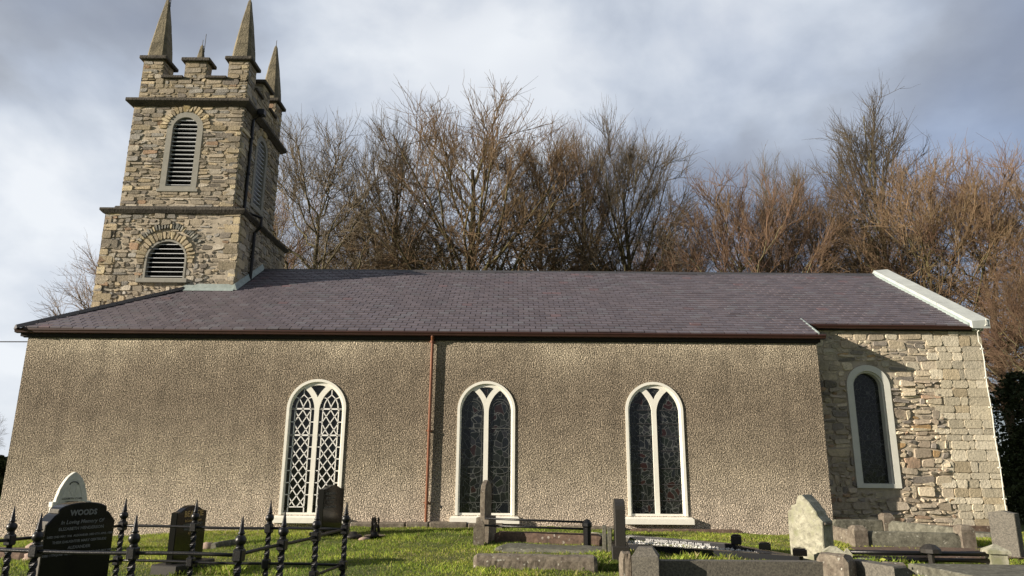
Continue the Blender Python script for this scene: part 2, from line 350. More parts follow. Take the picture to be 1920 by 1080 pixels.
def rubble(mb, u0, u1, v0, v1, f, pal, seed, skip=None, sw=(.12, .42), shh=(.07, .24), qw=0, qpal=None, dep=(.012, .038), edge=(True, True), pali=None, wob=.034):
    rnd = random.Random(seed); v = v0; row = 0
    while v < v1-.02:
        h = min(rnd.uniform(*shh), v1-v)
        if v1-v-h < .05: h = v1-v
        u = u0; ue = u1
        if qw and row % 1 == 0:
            pass
        while u < ue-.02:
            wd = min(rnd.uniform(*sw)*(1+h), ue-u)
            if ue-u-wd < .07: wd = ue-u
            rows = [(v, v+h)]
            if h > .15 and rnd.random() < .55:
                k = rnd.uniform(.35, .65); rows = [(v, v+h*k), (v+h*k, v+h)]
            for (a, b_) in rows:
                parts = [(u, u+wd)]
                if len(rows) > 1 and wd > .26 and rnd.random() < .5:
                    k = rnd.uniform(.35, .65); parts = [(u, u+wd*k), (u+wd*k, u+wd)]
                for (p, q) in parts:
                    sp = skip(p, q, a, b_) if skip else (p, q, a, b_)
                    if sp is None: continue
                    p2, q2, a2, b2 = sp
                    if q2-p2 < .04 or b2-a2 < .03: continue
                    j = lambda s_: rnd.uniform(-s_, s_)
                    sx_ = wob*min(1, (q2-p2)/.2); sy_ = wob*min(1, (b2-a2)/.1)
                    ju = lambda x: x if (abs(x-u0) < .01 or abs(x-u1) < .01) else x+j(sx_)
                    Q = [(ju(p2), a2+j(sy_)), (ju(q2), a2+j(sy_)), (ju(q2), b2+j(sy_)), (ju(p2), b2+j(sy_))]
                    pl = pali(p2, a2, rnd) if pali else pal
                    stone(mb, Q, f, pick(pl, rnd), rnd, rnd.uniform(*dep))
            u += wd
        v += h; row += 1
def voussoirs(mb, cx, zs, r0, r1, f, pal, seed, n, a0=0, a1=math.pi, dep=.03):
    rnd = random.Random(seed); a = a0; st = (a1-a0)/n
    for i in range(n):
        b_ = a0+st*(i+1)-(rnd.uniform(-.12, .12)*st if i < n-1 else 0); rr = r1*rnd.uniform(.95, 1.04)
        Q = [(cx+r0*math.cos(a), zs+r0*math.sin(a)), (cx+rr*math.cos(a), zs+rr*math.sin(a)), (cx+rr*math.cos(b_), zs+rr*math.sin(b_)), (cx+r0*math.cos(b_), zs+r0*math.sin(b_))]
        stone(mb, Q, f, pick(pal, rnd), rnd, dep, gap=.006, jit=.004); a = b_
TOWP = [((.40, .34, .255), 5), ((.31, .27, .21), 5), ((.47, .385, .26), 2.2), ((.21, .185, .155), 3), ((.47, .42, .34), 3), ((.34, .32, .285), 3), ((.36, .245, .16), .4)]
QUOP = [((.47, .39, .26), 4), ((.38, .32, .225), 3), ((.54, .455, .30), 2)]
# ------------------------------------------------------------------ CHURCH
church = empty('church', 'long pebble-dashed church with a slate roof, a stone tower and a stone chancel', 'church', (-2, 20, 0))
CO = Vector((-2, 20, 0))
def cb(mb, name, m, parent=None, **k):
    """build in church coordinates: the church empty stands at CO"""
    mb.v = [(x-CO.x, y-CO.y, z-CO.z) for x, y, z in mb.v]
    return mb.build(name, m, parent or church, **k)
NX0, NX1, NY = -11.70, 7.38, 17.0
EY, EZ, SL = 16.83, 4.63, .57           # eave of the roof plane and its slope
RY = 21.7; RZ = EZ+(RY-EY)*SL
CY = 17.65; CX1 = 11.82
wins = [(-4.60, .69, 3.455, .37), (-.585, .672, 3.44, .39), (3.385, .672, 3.45, .40)]    # cx, r, top, bottom
def fy(Y): return lambda u, v, d: (u, Y+d, v)
mb = MB()
sheet([(NX0, -.6), (NX1, -.6), (NX1, 4.56), (NX0, 4.56)], [arch(cx, z0, zt-r, r) for cx, r, zt, z0 in wins], fy(NY), mb, .3)
mb.add([(NX0, NY, -.6), (NX0, 26.4, -.6), (NX0, 26.4, 4.56), (NX0, NY, 4.56)], [(0, 1, 2, 3)])
mb.add([(NX1, NY, -.6), (NX1, CY+.1, -.6), (NX1, CY+.1, 4.7), (NX1, NY, 4.56)], [(0, 1, 2, 3)])
mb.add([(NX0, 26.4, -.6), (NX1, 26.4, -.6), (NX1, 26.4, 4.56), (NX0, 26.4, 4.56)], [(0, 1, 2, 3)])
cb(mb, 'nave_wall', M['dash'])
mb = MB(); rnd = random.Random(4)
x = -3.6
while x < 2.2:
    l = rnd.uniform(.5, .9); mb.bbox(x, x+l-.01, 16.74 if x < -.9 else 16.80, NY+.05, -.3, (.245 if x < -.9 else .17)+rnd.uniform(-.015, .015), .03); x += l
cb(mb, 'plinth', M['gravelichen'])
# windows of the nave
def nave_window(i, cx, r, zt, z0):
    zs = zt-r
    fr = MB(); y0, y1 = NY-.025, NY+.10
    F = lambda u, v, k: (u, y1 if k else y0, v)
    G = lambda u, v, k: (u, NY+.17 if k else NY+.05, v)
    bw = .062
    fr.ribbon(archline(cx, z0, zs, r-bw/2+.01), bw, F)
    fr.ribbon(archline(cx, z0, zs, r-bw-.012), .028, G)            # inner rebate
    ri = r-bw
    H = lambda u, v, k: (u, NY+.16 if k else NY+.015, v)
    hm = .054; ro = ri-.024; wl = ro-hm; RL = wl*1.22; zi = zs-.06; Rb = RL+.125; q_ = []; ap = math.acos(1-wl/2/RL)
    for sg in (-1, 1):                                              # two lancet lights and the small spandrel
        L_ = [(cx+sg*ro, z0+.05), (cx+sg*hm, z0+.05)]
        for k in range(13): a_ = ap*k/12; L_.append((cx+sg*(hm+RL-RL*math.cos(a_)), zi+RL*math.sin(a_)))
        for k in range(11, -1, -1): a_ = ap*k/12; L_.append((cx+sg*(ro-RL+RL*math.cos(a_)), zi+RL*math.sin(a_)))
        q_.append(L_)
    rs = ro-.045; zb_ = zi+math.sqrt(Rb*Rb-(RL+hm)**2); S_ = [(cx, zb_)]; k = 1
    while True:
        a_ = math.acos((RL+hm)/Rb)+k*.035; X_ = hm+RL-Rb*math.cos(a_); Z_ = zi+Rb*math.sin(a_)
        if math.hypot(X_, Z_-zs) > rs: break
        S_.append((cx+X_, Z_)); k += 1
    a0_ = math.atan2(S_[-1][1]-zs, S_[-1][0]-cx); right = S_[1:]
    for k in range(1, 9): a_ = lerp(a0_, math.pi-a0_, k/9); S_.append((cx+rs*math.cos(a_), zs+rs*math.sin(a_)))
    S_ += [(2*cx-x_, z_) for x_, z_ in reversed(right)]
    sheet(arch(cx, z0-.02, zs, ri+.04), q_+[S_], lambda u, v, d: (u, NY+.02+d, v), fr, .15)
    fr.box(cx-r+.03, cx+r-.03, NY+.008, NY+.145, z0-.02, z0+.05)
    f_o = cb(fr, 'window_frame', M['white'], wobj[i])
    sl_ = MB(); sl_.hexa([(cx-r-.12, NY-.13, z0-.17), (cx+r+.12, NY-.13, z0-.17), (cx+r+.12, NY+.12, z0-.17), (cx-r-.12, NY+.12, z0-.17),
                          (cx-r-.12, NY-.13, z0-.055), (cx+r+.12, NY-.13, z0-.055), (cx+r+.05, NY+.12, z0+.015), (cx-r-.05, NY+.12, z0+.015)])
    cb(sl_, 'sill', M['white'], wobj[i])
    gl = MB(); o_ = arch(cx, z0, zs, r-.06)
    gl.add([(u, NY+.062, v) for u, v in o_], [tuple(range(len(o_)))])
    cb(gl, 'pane', [M['glass'], M['glass2'], M['glass3']][i], wobj[i])
    br = MB(); J = lambda u, v, k: (u, NY+.060 if k else NY+.030, v)
    mid = [(cx-(ro+hm)/2, (ro-hm)/2-.005), (cx+(ro+hm)/2, (ro-hm)/2-.005)]
    if i == 0:
        for (mx_, hw) in mid:
            x0, x1 = mx_-hw, mx_+hw; a0, b0 = z0+.05, zs+.0
            xi0, xi1 = x0+.085, x1-.085
            for xx in (xi0, xi1): br.ribbon([(xx, a0), (xx, b0)], .020, J)
            hz = [b0, b0-.61]; nb = 8
            for zz in (b0, b0-.61): br.ribbon([(x0-.04, zz), (x1+.04, zz)], .034, J)
            br.ribbon([(x0-.04, a0+.12), (x1+.04, a0+.12)], .020, J)
            def panel(za, zb, n):
                hh = (zb-za)/n
                for k in range(n+1):
                    zz = za+hh*k
                    for (p, q) in ((x0-.02, xi0), (xi1, x1+.02)): br.ribbon([(p, zz), (q, zz)], .020, J)
                m_ = (xi0+xi1)/2; wd_ = (xi1-xi0)
                slope = hh*2/wd_/1.0
                # diagonals both ways, spacing half a cell
                k = -2*n
                step = hh
                zz = za-2*hh*1.0
                while zz < zb:
                    for sg in (1, -1):
                        A = (xi0 if sg == 1 else xi1, zz); B = (xi1 if sg == 1 else xi0, zz+2*hh*.92)
                        ta = max(0, (za-A[1])/(B[1]-A[1])); tb = min(1, (zb-A[1])/(B[1]-A[1]))
                        if tb > ta: br.ribbon([(lerp(A[0], B[0], ta), lerp(A[1], B[1], ta)), (lerp(A[0], B[0], tb), lerp(A[1], B[1], tb))], .019, J)
                    zz += hh
            panel(b0-.61, b0, 2); panel(a0+.12, b0-.61, 6)
            # small intersecting arcs in the head
            for s_ in (-1, 1):
                br.ribbon([(mx_+s_*(hw-.10), zs), (mx_+s_*(hw-.115), zs+.12), (mx_+s_*.10, zs+.24), (mx_, zs+.33)], .019, J)
                br.ribbon([(mx_-s_*.02, zs), (mx_+s_*.035, zs+.12), (mx_+s_*.10, zs+.24), (mx_+s_*(hw-.04), zs+.29)], .019, J)
            br.ribbon([(mx_, zs+.33), (mx_, zs+.46)], .019, J)
        cb(br, 'lattice', M['whitebar'], wobj[i])
    else:
        K = lambda u, v, k: (u, NY+.060 if k else NY+.046, v)
        hs = [zs-.42, zs-1.31] if i == 1 else [zs+.02, zs-.30, zs-.58, zs-.92, zs-1.32, zs-1.68, zs-2.04]
        for zz in hs:
            if zz > z0+.1: br.ribbon([(cx-ri+.01, zz), (cx+ri-.01, zz)], .014, K)
        if i == 1:
            for (mx_, hw) in mid:
                for rr, zc in ((hw*.92, zs+.02), (hw*.70, zs+.02)): br.ribbon([(mx_+rr*math.cos(math.pi*k/10), zc+rr*math.sin(math.pi*k/10)) for k in range(11)], .009, K)
                rr = hw*.9; br.ribbon([(mx_+rr*math.cos(-math.pi*k/10), zs-1.33+.55*rr*math.sin(-math.pi*k/10)) for k in range(11)], .009, K)
                br.ribbon([(mx_-hw+.04, z0+.05), (mx_-hw+.04, zs+.1)], .008, K); br.ribbon([(mx_+hw-.04, z0+.05), (mx_+hw-.04, zs+.1)], .008, K)
                br.ribbon([(mx_-hw, z0+.28), (mx_+hw, z0+.28)], .008, K)
                for k in range(8):
                    a = math.pi*2*k/8; br.ribbon([(mx_+.045*math.cos(a), zs+.36+.045*math.sin(a)), (mx_+.045*math.cos(a+.8), zs+.36+.045*math.sin(a+.8))], .012, K)
        cb(br, 'glazing_bar', M['ridge'] if i == 2 else M['letterg'], wobj[i])
wobj = []
for i, l in enumerate(['cream framed twin light window with white diamond lattice', 'cream framed twin light window with arched stained glass pattern', 'cream framed twin light window with barred dark stained glass']):
    o = bpy.data.objects.new('window', None); COL.objects.link(o); o.parent = church; o['label'] = l; wobj.append(o)
for i, a in enumerate(wins): nave_window(i, *a)
# chancel
CWX, CWR, CWT, CWB = 8.83, .535, 3.99, 1.04
chp = [((.62, .53, .39), 4), ((.50, .43, .33), 3), ((.66, .57, .42), 3), ((.28, .25, .215), 2), ((.52, .35, .18), 1), ((.46, .38, .29), 2)]
chg = [((.42, .36, .285), 4), ((.50, .42, .32), 4), ((.27, .24, .21), 2.5), ((.56, .47, .34), 2), ((.44, .31, .215), 1.5), ((.62, .54, .41), 1.2)]
cha = [((.60, .54, .42), 5), ((.55, .49, .37), 4), ((.63, .57, .45), 3), ((.50, .42, .29), .8)]
hole = arch(CWX, CWB, CWT-CWR, CWR-.02)
mb = MB(); sheet([(NX1-.02, -.6), (CX1, -.6), (CX1, 5.0), (NX1-.02, 5.0)], [hole], fy(CY), mb, .3)
gz_ = [(CY, -.6), (26.0, -.6), (26.0, 4.95), (RY, RZ+.05), (CY, EZ+(CY-EY)*SL)]
mb.add([(CX1, y, z) for y, z in gz_], [tuple(range(5))])
cb(mb, 'chancel_wall', M['mortar'])
def cskip(p, q, a, b_):
    zs = CWT-CWR
    if a < zs and b_ > CWB:
        L_, R_ = CWX-CWR, CWX+CWR
        if p < R_ and q > L_:
            if p < L_ and q > R_: return None
            if (p+q)/2 < CWX: q = min(q, L_)
            else: p = max(p, R_)
    if math.hypot((p+q)/2-CWX, (a+b_)/2-zs) < CWR+.01 and b_ > zs: return None
    return (p, q, a, b_)
mb = MB()
AX = 10.62   # where the squared new stone begins
def cpal(u, v, r_):
    if v > 3.55: return chp if r_.random() < .75 else cha
    return chg if u < 8.4+r_.random()*.5 or r_.random() < .25 or v < .6 else chp
rubble(mb, NX1+.01, AX, -.2, 3.62, fy(CY), chp, 21, cskip, (.10, .46), (.06, .27), dep=(.012, .055), pali=cpal, wob=.042)
rubble(mb, NX1+.01, AX, 3.62, 4.95, fy(CY), chp, 22, cskip, (.22, .48), (.12, .24), dep=(.01, .025), pali=cpal)
cb(mb, 'rubble_facing', M['stone'], tint=True)
mb = MB(); rnd = random.Random(8); v = -.2; k = 0
while v < 4.93:
    h = rnd.choice([.15, .21, .27, .34]); h = min(h, 4.95-v)
    u = AX-(.22 if k % 2 else 0)+rnd.uniform(-.08, .08); edges = [u]
    qw = rnd.choice([.30, .55])
    while CX1-qw-edges[-1] > .5: edges.append(edges[-1]+rnd.uniform(.26, .48))
    edges.append(CX1-qw); edges.append(CX1)
    for p, q in zip(edges[:-1], edges[1:]):
        rows = [(v, v+h)]
        if h > .27 and rnd.random() < .35 and q < CX1-.01: rows = [(v, v+h/2), (v+h/2, v+h)]
        for a, b_ in rows:
            c = pick(cha, rnd); g_ = .005; d = rnd.uniform(.045, .058)
            jj = lambda: rnd.uniform(-.007, .007)
            stone(mb, [(p, a+jj()), (q, a+jj()), (q, b_+jj()), (p, b_+jj())], fy(CY), c, rnd, d*.45+rnd.uniform(0, .006), gap=.002, jit=.003, ins=.005)
    if CX1: pass
    v += h; k += 1
cb(mb, 'ashlar_quoins', M['ashlar'], tint=True)
cw = bpy.data.objects.new('window', None); COL.objects.link(cw); cw.parent = church; cw['label'] = 'single round headed window with a broad pale grey surround'
mb = MB(); zs = CWT-CWR
mb.ribbon(archline(CWX, CWB, zs, CWR-.075), .15, lambda u, v, k: (u, CY+.05 if k else CY-.05, v)); 
mb.ribbon(archline(CWX, CWB, zs, CWR-.165), .05, lambda u, v, k: (u, CY+.2 if k else CY+.01, v))
mb.box(CWX-CWR, CWX+CWR, CY-.052, CY+.2, CWB-.001, CWB+.10)
cb(mb, 'window_frame', M['pale'], cw)
mb = MB(); o_ = arch(CWX, CWB, zs, CWR-.17); mb.add([(u, CY+.17, v) for u, v in o_], [tuple(range(len(o_)))]); cb(mb, 'pane', M['glassC'], cw)
for zz in (1.5, 2.15, 2.85): mb = MB(); mb.box(CWX-CWR+.18, CWX+CWR-.18, CY+.15, CY+.168, zz, zz+.014); cb(mb, 'glazing_bar', M['ridge'], cw)
mb = MB(); mb.bbox(7.5, 12.0, CY-.12, CY+.1, -.4, .20, .01, None); cb(mb, 'plinth', M['redstone'])
# roof
def zroof(y): return EZ+(y-EY)*SL
HX0, HX1 = -11.88, -9.42     # hip from the eave corner to the tower
TX0, TX1, TY0, TY1 = -11.95, -7.95, 19.75, 23.72
def hipx(y): return lerp(HX0, HX1, (y-EY)/(TY0-EY))
mb = MB()
e = .03
mb.add([(HX0, EY, EZ-e), (NX1, EY, EZ-e), (NX1, CY-.17, zroof(CY-.17)-e), (CX1-.3, CY-.17, zroof(CY-.17)-e), (CX1-.3, RY, RZ-e), (TX1, RY, RZ-e), (TX1, TY0, zroof(TY0)-e), (HX1, TY0, zroof(TY0)-e)], [tuple(range(8))], (.015, .013, .014))
mb.add([(NX0-.18, 26.6, EZ-e), (CX1-.3, 26.6, EZ-e), (CX1-.3, RY, RZ-e), (NX0-.18, RY, RZ-e)], [(0, 1, 2, 3)], (.12, .10, .11))
mb.add([(HX0, EY, EZ-e), (HX1, TY0, zroof(TY0)-e), (HX0, TY0, EZ-e)], [(0, 1, 2)], (.12, .10, .11))
rf = cb(mb, 'roof', M['slate'], tint=True)
mb = MB(); rnd = random.Random(3); ca = 1/math.sqrt(1+SL*SL); gauge = .186; row = 0; y = EY-.02
pal = [((.108, .093, .107), 7), ((.117, .100, .113), 6), ((.098, .086, .102), 4), ((.122, .118, .132), 2), ((.15, .095, .102), .3)]
nrow = int((RY-EY)/(gauge*ca))+1
for row in range(nrow+1):
    y0 = EY-.02+row*gauge*ca; y1 = y0+gauge*1.25*ca
    if y0 > RY-.03: break
    y1 = min(y1, RY)
    xl0 = hipx(y0) if y0 < TY0-.02 else TX1; xl1 = hipx(y1) if y1 < TY0-.02 else (TX1 if y0 >= TY0-.02 else HX1)
    xr = NX1-.02 if y0 < CY-.22 else CX1-.362
    x = HX0-.6+(.1375 if row % 2 else 0)
    while x < xr:
        a0, a1 = max(x, xl0), max(x, xl1); b_ = min(x+.275, xr)
        if b_-a0 > .02:
            a1 = min(a1, b_-.002); c = tuple(lerp(x_, y_, .3) for x_, y_ in zip(pick(pal, rnd, 1.), (.112, .094, .104))); sag = rnd.uniform(0, .006); lift = .024+rnd.uniform(0, .008)+(.02 if rnd.random() < .006 else 0)
            g_ = .009; A, B = a0+g_, b_-g_; A1 = a1+g_
            z0, z1 = zroof(y0), zroof(y1)
            dz_ = .012*math.sin(A*.9)+.007*math.sin(A*2.3+y0*2); z0 += dz_; z1 += dz_; mb.add([(A, y0, z0+lift+sag), (B, y0, z0+lift), (B, y1, z1+.004), (A1, y1, z1+.004), (A, y0, z0-.005), (B, y0, z0-.005), (B, y1, z1-.01), (A1, y1, z1-.01)], [(0, 1, 2, 3), (0, 4, 5, 1), (0, 3, 7, 4), (1, 5, 6, 2)], c)
        x += .275
cb(mb, 'slates', M['slate'], rf, tint=True)
mb = MB(); x = TX1
while x < CX1-.3:
    l = min(.45, CX1-.3-x); mb.hexa([(x, RY-.13, RZ-.055), (x+l-.008, RY-.13, RZ-.055), (x+l-.008, RY+.13, RZ-.055), (x, RY+.13, RZ-.055), (x, RY-.02, RZ+.045), (x+l-.008, RY-.02, RZ+.045), (x+l-.008, RY+.02, RZ+.045), (x, RY+.02, RZ+.045)]); x += .45
cb(mb, 'ridge_tiles', M['ridge'], rf)
mb = MB(); A = Vector((HX0-.02, EY-.05, EZ+.01)); B = Vector((HX1+.02, TY0-.02, zroof(TY0)+.03)); n = 9
for k in range(n):
    p = A.lerp(B, k/n); q = A.lerp(B, (k+1)/n-.003); d = (B-A).normalized(); s_ = Vector((-d.y, d.x, 0)).normalized()*.13; u_ = Vector((0, 0, .05)); dn = Vector((0, 0, -.045))
    mb.hexa([p+s_+dn, p-s_+dn, q-s_+dn, q+s_+dn, p+s_*.3+u_, p-s_*.3+u_, q-s_*.3+u_, q+s_*.3+u_])
cb(mb, 'hip_tiles', M['ridge'], rf)
mb = MB()
mb.hexa([(HX1-.05, TY0-.17, zroof(TY0-.17)+.028), (TX1+.03, TY0-.17, zroof(TY0-.17)+.028), (TX1+.03, TY0-.0, zroof(TY0)+.03), (HX1-.05, TY0-.0, zroof(TY0)+.03),
         (HX1-.05, TY0-.055, zroof(TY0)+.04), (TX1+.03, TY0-.055, zroof(TY0)+.04), (TX1+.06, TY0-.045, zroof(TY0)+.16), (HX1+.15, TY0-.045, zroof(TY0)+.16)])
mb.hexa([(TX1+.0, TY0-.1, zroof(TY0-.1)+.03), (TX1+.12, TY0-.1, zroof(TY0-.1)+.03), (TX1+.12, RY, RZ+.03), (TX1, RY, RZ+.03),
         (TX1+.035, TY0-.1, zroof(TY0)+.16), (TX1+.045, TY0-.1, zroof(TY0)+.16), (TX1+.045, RY, RZ+.20), (TX1+.035, RY, RZ+.20)])
cb(mb, 'lead_flashing', M['lead'], rf)
mb = MB(); mb.box(NX1-.035, NX1+.0, EY+.02, CY-.2, 0, 0.001) if 0 else None
mb.hexa([(NX1-.02, EY-.02, zroof(EY)-.04), (NX1+.015, EY-.02, zroof(EY)-.04), (NX1+.015, CY, zroof(CY)-.04), (NX1-.02, CY, zroof(CY)-.04), (NX1-.02, EY-.02, zroof(EY)+.03), (NX1+.015, EY-.02, zroof(EY)+.03), (NX1+.015, CY+.12, zroof(CY+.12)+.03), (NX1-.02, CY+.12, zroof(CY+.12)+.03)])
cb(mb, 'verge', M['lead'], rf)
# gutters, fascia, downpipes
def gutter(x0, x1, y, z, m_o=None):
    prof = [(0, 0), (-.025, -.012), (-.03, -.045), (-.012, -.07), (-.005, -.105), (.06, -.115), (.11, -.115), (.11, 0), (.095, 0), (.095, -.09), (.01, -.09), (.01, 0)]
    mb = MB(); mb.prism(prof, lambda u, v, k: (x1 if k else x0, y+u, z+v)); return mb
cb(gutter(NX0-.24, NX1+.17, NY-.165, 4.625), 'gutter', M['brown'])
cb(gutter(NX1+.1, CX1-.32, CY-.165, zroof(CY-.17)), 'gutter', M['brown'])
mb = MB(); mb.box(NX0-.16, NX1+.08, NY-.055, NY+.02, 4.44, 4.60); mb.box(NX0-.10, NX1+.03, NY-.032, NY+.02, 4.415, 4.47); cb(mb, 'fascia', M['soffit'])
mb = MB(); mb.box(NX1+.02, CX1-.2, CY-.075, CY+.02, 4.86, 5.03); cb(mb, 'fascia', M['soffit'])
mb = MB(); px_ = -1.905
mb.tube([(px_, NY-.13, 4.58), (px_, NY-.13, 4.50), (px_, NY-.075, 4.40), (px_, NY-.07, 4.33), (px_-.012, NY-.065, .0)], .036, 12)
for zz in (4.35, 2.25, .63, 4.52): mb.tube([(px_-.006, NY-.068 if zz < 4.5 else NY-.12, zz), (px_-.006, NY-.068 if zz < 4.5 else NY-.12, zz+.055)], .047, 12)
dp = cb(mb, 'downpipe', M['pipe'], smooth=False)
mb = MB()
for zz in (4.35, 2.25, .63): mb = MB(); mb.box(px_-.085, px_+.075, NY-.045, NY+.01, zz+.015, zz+.04); cb(mb, 'bracket', M['pipe'], dp)
# gable coping of the chancel
mb = MB(); x0, x1 = CX1-.36, CX1+.08
prev = [(CY-.30), (CY+1.05), (CY+2.4), RY]
for a, b_ in zip(prev[:-1], prev[1:]):
    b2 = b_-.012 if b_ < RY else b_
    za, zb = zroof(a), zroof(b2)
    mb.hexa([(x0, a, za-.03), (x1, a, za-.03), (x1, b2, zb-.03), (x0, b2, zb-.03), (x0, a, za+.15), (x1, a, za+.19), (x1, b2, zb+.19), (x0, b2, zb+.15)])
for a, b_ in ((26.2, RY+.002),):
    za = zroof(RY-(a-RY)); zb = RZ
    mb.hexa([(x0, a, za-.03), (x1, a, za-.03), (x1, b_, zb-.03), (x0, b_, zb-.03), (x0, a, za+.15), (x1, a, za+.19), (x1, b_, zb+.19), (x0, b_, zb+.15)])
cb(mb, 'gable_coping', M['copingnew'])
mb = MB(); a, b_ = CY-.2, RY; mb.hexa([(x0-.05, a, zroof(a)), (x0-.001, a, zroof(a)), (x0-.001, b_, RZ), (x0-.05, b_, RZ), (x0-.05, a, zroof(a)+.045), (x0-.001, a, zroof(a)+.07), (x0-.001, b_, RZ+.07), (x0-.05, b_, RZ+.045)]); cb(mb, 'lead_soaker', M['lead'])
mb = MB(); mb.bbox(CX1-.26, CX1+.03, CY-.14, CY+.05, 4.86, 5.02, .03); cb(mb, 'kneeler', M['copingnew'])
mb = MB(); pts = [(CX1-.02, CY-.32, 5.13), (CX1-.04, CY-.33, 4.98), (CX1-.13, CY-.1, 4.84), (CX1-.12, CY-.075, 4.6)]+[(CX1-.06+.012*math.sin(k*1.7), CY-.072, 4.5-.36*k) for k in range(13)]
mb.tube(pts, .011, 6)
for k in range(0, 12, 2): mb.box(CX1-.10, CX1-.02, CY-.085, CY-.05, 4.4-.36*k, 4.43-.36*k)
cb(mb, 'lightning_conductor', M['pale'])
# ------------------------------------------------------------------ tower
UX0, UX1, UY0, UY1 = -11.73, -8.32, 20.03, 23.44
ZS, ZC = 8.62, 12.20
tcx = (TX0+TX1)/2; tcy = (TY0+TY1)/2
wav = lambda a, b_: .012*math.sin(a*2.3+b_*1.1)+.008*math.sin(a*5.1-b_*3.7)
fF = lambda u, v, d: (u, TY0+d+(wav(u, v) if d < .019 else 0), v)
fU = lambda u, v, d: (u, UY0+d, v)
fE = lambda u, v, d: (TX1-d, u, v)
fUE = lambda u, v, d: (UX1-d, u, v)
LB = (-10.0, .60, 7.78, 6.60)     # lower louvre: cx, r, top, bottom
UB = (-10.06, .55, 11.98, 9.46)
EB = (21.75, .55, 11.98, 9.46)
mb = MB()
sheet([(TX0, 4.), (TX1, 4.), (TX1, ZS), (TX0, ZS)], [arch(LB[0], LB[3], LB[2]-LB[1], LB[1])], fF, mb, .25)
sheet([(TY0, 4.), (TY1, 4.), (TY1, ZS), (TY0, ZS)], [], fE, mb)
mb.add([(TX0, TY0, -.5), (TX0, TY1, -.5), (TX0, TY1, ZS), (TX0, TY0, ZS)], [(0, 1, 2, 3)]); mb.add([(TX0, TY1, -.5), (TX1, TY1, -.5), (TX1, TY1, ZS), (TX0, TY1, ZS)], [(0, 1, 2, 3)])
sheet([(UX0, ZS), (UX1, ZS), (UX1, ZC), (UX0, ZC)], [arch(UB[0], UB[3], UB[2]-UB[1], UB[1]-.03)], fU, mb, .25)
sheet([(UY0, ZS), (UY1, ZS), (UY1, ZC), (UY0, ZC)], [arch(EB[0], EB[3], EB[2]-EB[1], EB[1]-.03)], fUE, mb, .25)
mb.add([(UX0, UY0, ZS), (UX0, UY1, ZS), (UX0, UY1, ZC), (UX0, UY0, ZC)], [(0, 1, 2, 3)]); mb.add([(UX0, UY1, ZS), (UX1, UY1, ZS), (UX1, UY1, ZC), (UX0, UY1, ZC)], [(0, 1, 2, 3)])
cb(mb, 'tower_wall', M['mortar'])
def skipper(cx, r, zt, zb, ring, extra=0):
    zs = zt-r
    def s_(p, q, a, b_):
        if a < zs and b_ > zb:
            L_, R_ = cx-r-extra, cx+r+extra
            if p < R_ and q > L_:
                if p < L_ and q > R_: return None
                if (p+q)/2 < cx: q = min(q, L_)
                else: p = max(p, R_)
                if q <= p: return None
        if b_ > zs and math.hypot((p+q)/2-cx, (a+b_)/2-zs) < ring: return None
        return (p, q, a, b_)
    return s_
QW = .42
def quoins(mb, u0, u1, v0, v1, f, seed, lo=.26, hi=.5, hs=(.2, .34)):
    """big corner stones up both edges; returns nothing: the rubble runs behind"""
    rnd = random.Random(seed)
    for side in (0, 1):
        v = v0; k = side
        while v < v1-.05:
            h = min(rnd.uniform(*hs), v1-v); w_ = lo if k % 2 else hi; w_ *= rnd.uniform(.85, 1.15)
            p, q = (u0-.01, u0+w_) if side == 0 else (u1-w_, u1+.01)
            stone(mb, [(p, v), (q, v), (q, v+h), (p, v+h)], f, pick(QUOP if rnd.random() < .6 else TOWP, rnd), rnd, rnd.uniform(.03, .045), gap=.008, jit=.006); v += h; k += 1
mb = MB()
rubble(mb, TX0, TX1, 4.4, ZS, fF, TOWP, 31, skipper(*LB, .92), (.10, .34), (.07, .24)); quoins(mb, TX0, TX1, 4.4, ZS-.02, fF, 5)
voussoirs(mb, LB[0], LB[2]-LB[1], LB[1]-.01, LB[1]+.27, fF, QUOP, 4, 21, -.15, math.pi+.15, .05)
vg = [((.20, .20, .18), 3), ((.30, .29, .25), 2), ((.40, .34, .22), 1)]
voussoirs(mb, LB[0], LB[2]-LB[1], LB[1]+.30, LB[1]+.53, fF, vg, 5, 26, .5, math.pi-.5, .045)
rubble(mb, TY0, TY1, 4.4, ZS, fE, TOWP, 32, None, (.13, .4), (.07, .24)); quoins(mb, TY0, TY1, 4.4, ZS-.02, fE, 6)
band = ZC-.83
for (f, a, b_, win, sd) in ((fU, UX0, UX1, UB, 33), (fUE, UY0, UY1, EB, 36)):
    sk = skipper(*win, .80, .0)
    rubble(mb, a, b_, ZS+.12, band, f, TOWP, sd, sk, (.14, .5), (.06, .16))
    rubble(mb, a, b_, band+.16, ZC, f, TOWP, sd+1, sk, (.14, .42), (.07, .2))
    quoins(mb, a, b_, ZS+.12, band, f, sd, .18, .40, (.13, .2))
    rnd = random.Random(sd); u = a
    while u < b_-.05:
        w_ = min(rnd.uniform(.45, .8), b_-u); sp = sk(u, u+w_, band, band+.16)
        if sp: stone(mb, [(sp[0], band), (sp[1], band), (sp[1], band+.16), (sp[0], band+.16)], f, pick(QUOP, rnd), rnd, .05, jit=.003)
        u += w_
    voussoirs(mb, win[0], win[2]-win[1], win[1]-.02, win[1]+.27, f, QUOP+[((.52, .42, .26), 3)], sd, 19, 0, math.pi, .045)
    voussoirs(mb, win[0], win[2]-win[1], win[1]-.02, win[1]+.31, f, [((.42, .33, .17), 1)], sd, 1, math.pi/2-.16, math.pi/2+.16, .065)
cb(mb, 'tower_masonry', M['stone'], tint=True)
